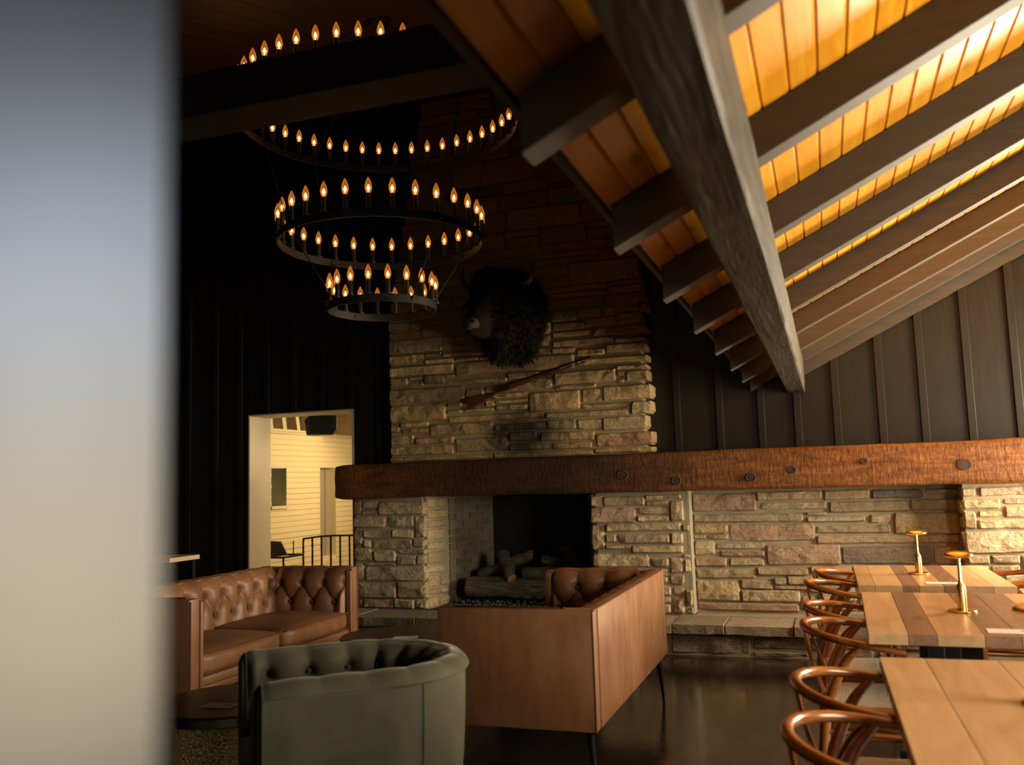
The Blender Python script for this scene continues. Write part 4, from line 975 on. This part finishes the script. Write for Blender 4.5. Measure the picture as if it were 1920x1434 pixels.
# ------------------------------------------------------------------ firebox: grate, logs, lava rock
gr = thing('fire_grate', 'black iron grate under the ceramic logs', 'grate', (-2.72, 8.12, .245))
q = MB()
for x in [-.6+.12*i for i in range(11)]: q.tube([(x, -.17, .10), (x, -.14, .055), (x, .25, .055)], .007, 6)
q.tube([(-.62, -.12, .055), (.62, -.12, .055)], .008, 6); q.tube([(-.62, .2, .055), (.62, .2, .055)], .008, 6)
for x in (-.6, .6):
    for y in (-.12, .2): q.tube([(x, y, 0), (x, y, .055)], .008, 6)
q.build('bars', M_BLACK, gr, smooth=60)
def log(label, a, b, r0, r1, seed):
    a, b = Vector(a), Vector(b); L = (b-a).length; t = thing('gas_log', label, 'log', tuple(a), 0, 'ceramic logs in the firebox')
    q = MB(); n = 22; pts = []; rr = []
    d = (b-a)
    for i in range(13):
        u = i/12; p = d*u+Vector((noise.noise(Vector((seed, u*3, 0)))*.02, noise.noise(Vector((seed, u*3, 5)))*.02, noise.noise(Vector((seed, u*3, 9)))*.02)); pts.append(p); rr.append((r0+(r1-r0)*u)*(.93 if i in (0, 12) else 1))
    q.tube(pts, rr, n, caps=False)
    for k, (x, y, z) in enumerate(q.v):
        i, j = divmod(k, n); c = pts[i]; v = Vector((x, y, z))-c
        f = 1+noise.noise(Vector((i*.35, j*1.1, seed)))*.10+noise.noise(Vector((i*.9, j*2.3, seed+4)))*.06
        v = c+v*f; q.v[k] = tuple(v)
    q.build('bark', M_LOG, t, smooth=50)
    for e, s in ((0, -1), (12, 1)):
        c = pts[e]; ring = [Vector(q.v[e*n+k]) for k in range(n)]; m = MB(); dn = (pts[min(12, e+1)]-pts[max(0, e-1)]).normalized()*s
        m.add([tuple(p) for p in ring]+[tuple(c+(p-c)*.6+dn*.004) for p in ring]+[tuple(c+dn*.003)], [(k, (k+1) % n, n+(k+1) % n, n+k) for k in range(n)]+[(n+k, n+(k+1) % n, 2*n) for k in range(n)])
        m.build('cut_end', M_LOGEND, t, smooth=50)
    return t
log('long thick front log lying across the grate', (-3.30, 8.06, .415), (-2.12, 8.06, .40), .098, .092, 3)
log('pale short log leaning at the left on the big front log', (-3.24, 8.24, .505), (-2.93, 8.22, .60), .052, .062, 17)
log('crooked log standing across the front log with an orange cut end', (-2.99, 8.22, .70), (-2.82, 7.97, .50), .062, .050, 29)
log('dark log lying behind the front log to the right', (-2.85, 8.42, .50), (-2.25, 8.36, .52), .062, .058, 41)
log('short dark log on top at the right of the pile', (-2.66, 8.46, .625), (-2.40, 8.45, .60), .048, .05, 53)
log('dim log leaning against the firebox back at the right', (-2.48, 8.58, .74), (-2.22, 8.40, .47), .058, .055, 67)
log('stubby dark log behind the crooked log', (-2.98, 8.46, .62), (-2.78, 8.48, .67), .05, .05, 71)
q = MB(); rnd = random.Random(5)
for i in range(900):
    x = rnd.uniform(-3.42, -2.08); y = rnd.uniform(7.80, 8.22); z = .252+rnd.random()*.05*(1 if y > 7.9 else .5); r = rnd.uniform(.009, .018)
    o = [Vector((rnd.uniform(.6, 1.2)*sx*r, 0, 0)) for sx in (-1, 1)]+[Vector((0, rnd.uniform(.6, 1.2)*s*r, 0)) for s in (-1, 1)]+[Vector((0, 0, rnd.uniform(.6, 1.1)*s*r)) for s in (-1, 1)]
    c = Vector((x, y, z)); q.add([c+p for p in o], [(0,3,5),(3,1,5),(1,2,5),(2,0,5),(3,0,4),(1,3,4),(2,1,4),(0,2,4)])
lv = q.build('lava_rock', M_LAVA); tag(lv, 'bed of dark lava gravel under the gas logs in the firebox', 'gravel', None, 'stuff')

# ------------------------------------------------------------------ bison head trophy
def to_mesh(o, name):
    dg = bpy.context.evaluated_depsgraph_get(); me = bpy.data.meshes.new_from_object(o.evaluated_get(dg)); me.name = name; return me
bs = thing('bison_head', 'dark shaggy bison head trophy mounted on the stone chimney', 'trophy', (-2.66, 7.76, 2.93))
q = MB()
def ell(c, r): q.ball(c, 1, 20, 14, r)
ell((.03, -.10, .0), (.315, .20, .40)); ell((0, -.22, .05), (.27, .24, .33)); ell((-.05, -.36, .10), (.20, .22, .24)); ell((-.06, -.40, .22), (.17, .17, .15))
ell((-.10, -.48, -.02), (.135, .17, .17)); ell((-.135, -.56, -.13), (.105, .14, .13)); ell((-.15, -.63, -.19), (.085, .09, .09)); ell((-.11, -.52, -.22), (.085, .12, .08))
ell((.0, -.34, -.26), (.16, .17, .22)); ell((-.03, -.36, -.36), (.09, .11, .12)); ell((.12, -.2, -.28), (.17, .17, .2))
tmp = q.build('head', M_FUR); rm = tmp.modifiers.new('r', 'REMESH'); rm.mode = 'VOXEL'; rm.voxel_size = .02; sm = tmp.modifiers.new('s', 'SMOOTH'); sm.iterations = 6
me = to_mesh(tmp, 'head'); bpy.data.objects.remove(tmp)
for p in me.polygons: p.use_smooth = True
me.materials.clear(); me.materials.append(M_FUR)
hd = put('head', me, bs)
rnd = random.Random(9); q = MB(); polys = list(me.polygons)
for i in range(5200):
    p = rnd.choice(polys); c = Vector(p.center); n = Vector(p.normal)
    if c.y < -.44 and c.z < .02 and c.x < 0: continue
    if c.y > .0: continue
    d = (n*.55+Vector((0, 0, -1))*.75+Vector((rnd.uniform(-.4, .4), rnd.uniform(-.4, .4), rnd.uniform(-.2, .2)))).normalized()
    ln = rnd.uniform(.03, .075)*(1.3 if c.z < -.2 else 1); s = n.cross(d); s = (s.normalized() if s.length > 1e-3 else Vector((1,0,0)))*.007; k = n.cross(s).normalized()*.006
    q.add([c-s-k, c+s-k, c+k, c+d*ln], [(0,1,3),(1,2,3),(2,0,3),(0,2,1)])
f = q.build('fur', M_FUR, bs); f['kind'] = 'stuff'
for s in (-1, 1):
    q = MB(); b = (-.03+s*.19, -.30, .21); pts = cat([b, (b[0]+s*.09, b[1]-.01, b[2]+.01), (b[0]+s*.145, b[1]-.02, b[2]+.09), (b[0]+s*.13, b[1]-.03, b[2]+.19)], 5); m = len(pts)
    q.tube(pts, [.042*(1-i/(m-1))**.8+.004 for i in range(m)], 12); q.build('horn', M_HORN, bs, smooth=60)
    q = MB(); b = Vector((-.04+s*.21, -.27, .09)); pts = cat([b, b+Vector((s*.07, -.01, -.01)), b+Vector((s*.13, .0, -.05)), b+Vector((s*.16, .0, -.10))], 4)
    q.tube(pts, [.03, .032, .036, .038, .038, .036, .034, .03, .025, .02, .015, .009, .004], 10, flat=.5); q.build('ear', M_FUR, bs, smooth=60)
    q = MB(); q.ball((-.085+s*.132+(.02 if s > 0 else 0), -.475, .055), .022, 12, 8); q.build('eye', M_EYE, bs, smooth=80)
q = MB(); q.ball((-.155, -.655, -.18), 1, 18, 12, (.082, .07, .075))
nz = q.build('muzzle', M_NOSE, bs, smooth=80)
for s in (-1, 1):
    q = MB(); q.ball((-.155+s*.04, -.716, -.165), 1, 10, 8, (.018, .012, .014)); q.build('nostril', M_FUR, nz, smooth=80)

# ------------------------------------------------------------------ old rifle under the trophy
rf = thing('rifle', 'old long rifle hung aslant on the chimney stones below the bison head', 'rifle', (-2.53, 7.735, 2.30), 0)
A, B = Vector((-.60, 0, -.145)), Vector((.60, 0, .165)); dx = (B-A).normalized(); up = Vector((-dx.z, 0, dx.x))
def rp(s, h, y=0): p = A+dx*s+up*h; return (p.x, y, p.z)
L = (B-A).length
q = MB(); poly = [(0, .012), (.0, -.085), (.025, -.095), (.20, -.055), (.31, -.030), (.40, -.034), (.95, -.022), (.95, .006), (.42, .012), (.33, .012), (.26, -.004), (.05, .02)]
pv = [rp(s, h, -.018) for s, h in poly]+[rp(s, h, .018) for s, h in poly]; n = len(poly)
q.add(pv, [tuple(range(n)), tuple(reversed(range(n, 2*n)))]+[((i+1) % n, i, n+i, n+(i+1) % n) for i in range(n)]); q.build('stock', M_STOCK, rf, bevel=.006)
q = MB(); q.tube([rp(.36, .016), rp(L, .016)], .0105, 10); q.tube([rp(.62, -.012), rp(L-.06, -.012)], .005, 8); q.build('barrel', M_IRON, rf, smooth=50)
q = MB(); q.bar(rp(.31, .0), rp(.44, .0), .042, .045); q.tube([rp(.36, .018, -.02), rp(.345, .05, -.022), rp(.365, .06, -.022)], .006, 6); q.build('lock', M_IRON, rf)
q = MB(); q.tube([rp(.30, -.03), rp(.32, -.062), rp(.37, -.068), rp(.40, -.036)], .004, 6); q.build('trigger_guard', M_BRASS, rf, smooth=50)
q = MB(); q.tube([rp(.95, -.04), rp(.99, .02)], .006, 6); q.build('sling_swivel', M_IRON, rf)
q = MB(); q.bar(rp(-.003, .014), rp(-.003, -.09), .04, .008); q.build('butt_plate', M_BRASS, rf)
for s in (.25, .85):
    q = MB(); q.tube([rp(s, -.06, .06), rp(s, -.05, .0), rp(s, -.045, -.03), rp(s, -.02, -.03)], .005, 6); q.build('wall_hook', M_BLACK, rf, smooth=50)

# ------------------------------------------------------------------ small things
sw = thing('light_switch', 'black light switch plate on the dark boards between doorway and chimney', 'switch', (-4.31, 8.0, 1.687))
q = MB(); q.box(-.036, .036, -.012, 0, -.058, .058); q.build('plate', M_PLASTIC, sw, bevel=.004)
q = MB(); q.box(-.014, .014, -.018, -.012, -.03, .03); q.build('rocker', M_BLACK, sw, bevel=.002)
sp = thing('loudspeaker', 'black loudspeaker hanging under the hall ceiling', 'speaker', (-5.44, 9.0, 1.985), .5)
q = MB(); pr = [(-.17, 0), (.12, 0), (.17, .06), (.17, .21), (-.12, .235), (-.19, .17)]; q.prism(pr, -.10, .12); q.build('cabinet', M_PLASTIC, sp, bevel=.01)
q = MB(); q.box(-.12, .12, -.112, -.10, .03, .19); q.build('grille', M_BLACK, sp, bevel=.004)
q = MB(); q.tube([(0, 0, .2), (0, 0, .344)], .012, 8); q.build('bracket', M_BLACK, sp)
rl = thing('stair_railing', 'black metal stair railing with slim balusters in the hall', 'railing', (-5.5, 9.2, 0))
top = lambda x: .800+.036*min(1, max(0, (x+.32)/.35))
q = MB(); q.tube([(-.325, 0, top(-.325)), (-.1, 0, top(-.1)+.004), (.1, 0, top(.1)), (.75, 0, top(.75))], .011, 8); q.build('handrail', M_BLACK, rl, smooth=50)
for i in range(9):
    x = -.322+.122*i; q = MB(); q.box(x-.008, x+.008, -.008, .008, 0 if i in (0, 8) else .08, top(x)-.004); q.build('baluster', M_BLACK, rl)
q = MB(); q.box(-.325, .66, -.008, .008, .07, .085); q.build('bottom_rail', M_BLACK, rl)
hc = thing('sling_chair', 'black sling back chair standing in the hall', 'chair', (-5.93, 8.9, 0), 0)
q = MB(); q.add([(-.3,-.02,.60),(.10,-.02,.64),(-.02,.03,.79),(-.3,.03,.80),(-.3,0,.60),(.10,0,.64),(-.02,.05,.79),(-.3,.05,.80)], [(0,1,2,3),(7,6,5,4),(0,4,5,1),(1,5,6,2),(2,6,7,3),(3,7,4,0)]); q.build('sling_back', M_PLASTIC, hc, bevel=.004)
q = MB()
for x in (-.28, .17):
    for y in (-.2, .2): q.tube([(x, y, 0), (x, y, .63)], .012, 6)
q.tube([(-.28, -.2, .63), (.17, -.2, .63)], .012, 6); q.tube([(-.28, .2, .63), (.17, .2, .63)], .012, 6); q.tube([(.17, -.2, .63), (.17, .2, .63)], .012, 6)
q.tube([(.17, .0, .63), (.17, .0, .80)], .007, 6); q.build('frame', M_BLACK, hc, smooth=50)
q = MB(); q.box(-.28, .17, -.2, .2, .40, .43); q.build('seat', M_PLASTIC, hc, bevel=.006)
dt = thing('console_table', 'pale wood topped console against the dark wall at the far left', 'table', (-5.2, 6.05, 0))
q = MB(); q.box(-.45, .275, -.18, .18, .84, .875); q.build('top', M_LEDGE, dt, bevel=.003)
for x in (-.4, .23):
    for y in (-.14, .14): q = MB(); q.box(x-.02, x+.02, y-.02, y+.02, 0, .84); q.build('leg', M_BLACK, dt)
# blurred pale post right beside the camera, widened out of view to block the lamps behind
q = MB(); q.add([(x, y, z) for z in (0, 2.9) for x, y in ((-2.7, .262), (-.2306, .27), (-.36, .30), (-2.7, .30))], [(0,3,2,1),(4,5,6,7),(0,1,5,4),(1,2,6,5),(2,3,7,6),(3,0,4,7)])
po = q.build('trim_1', M_POST); tag(po, 'pale upright post out of focus at the left edge, nearest the camera', None, None, 'structure')
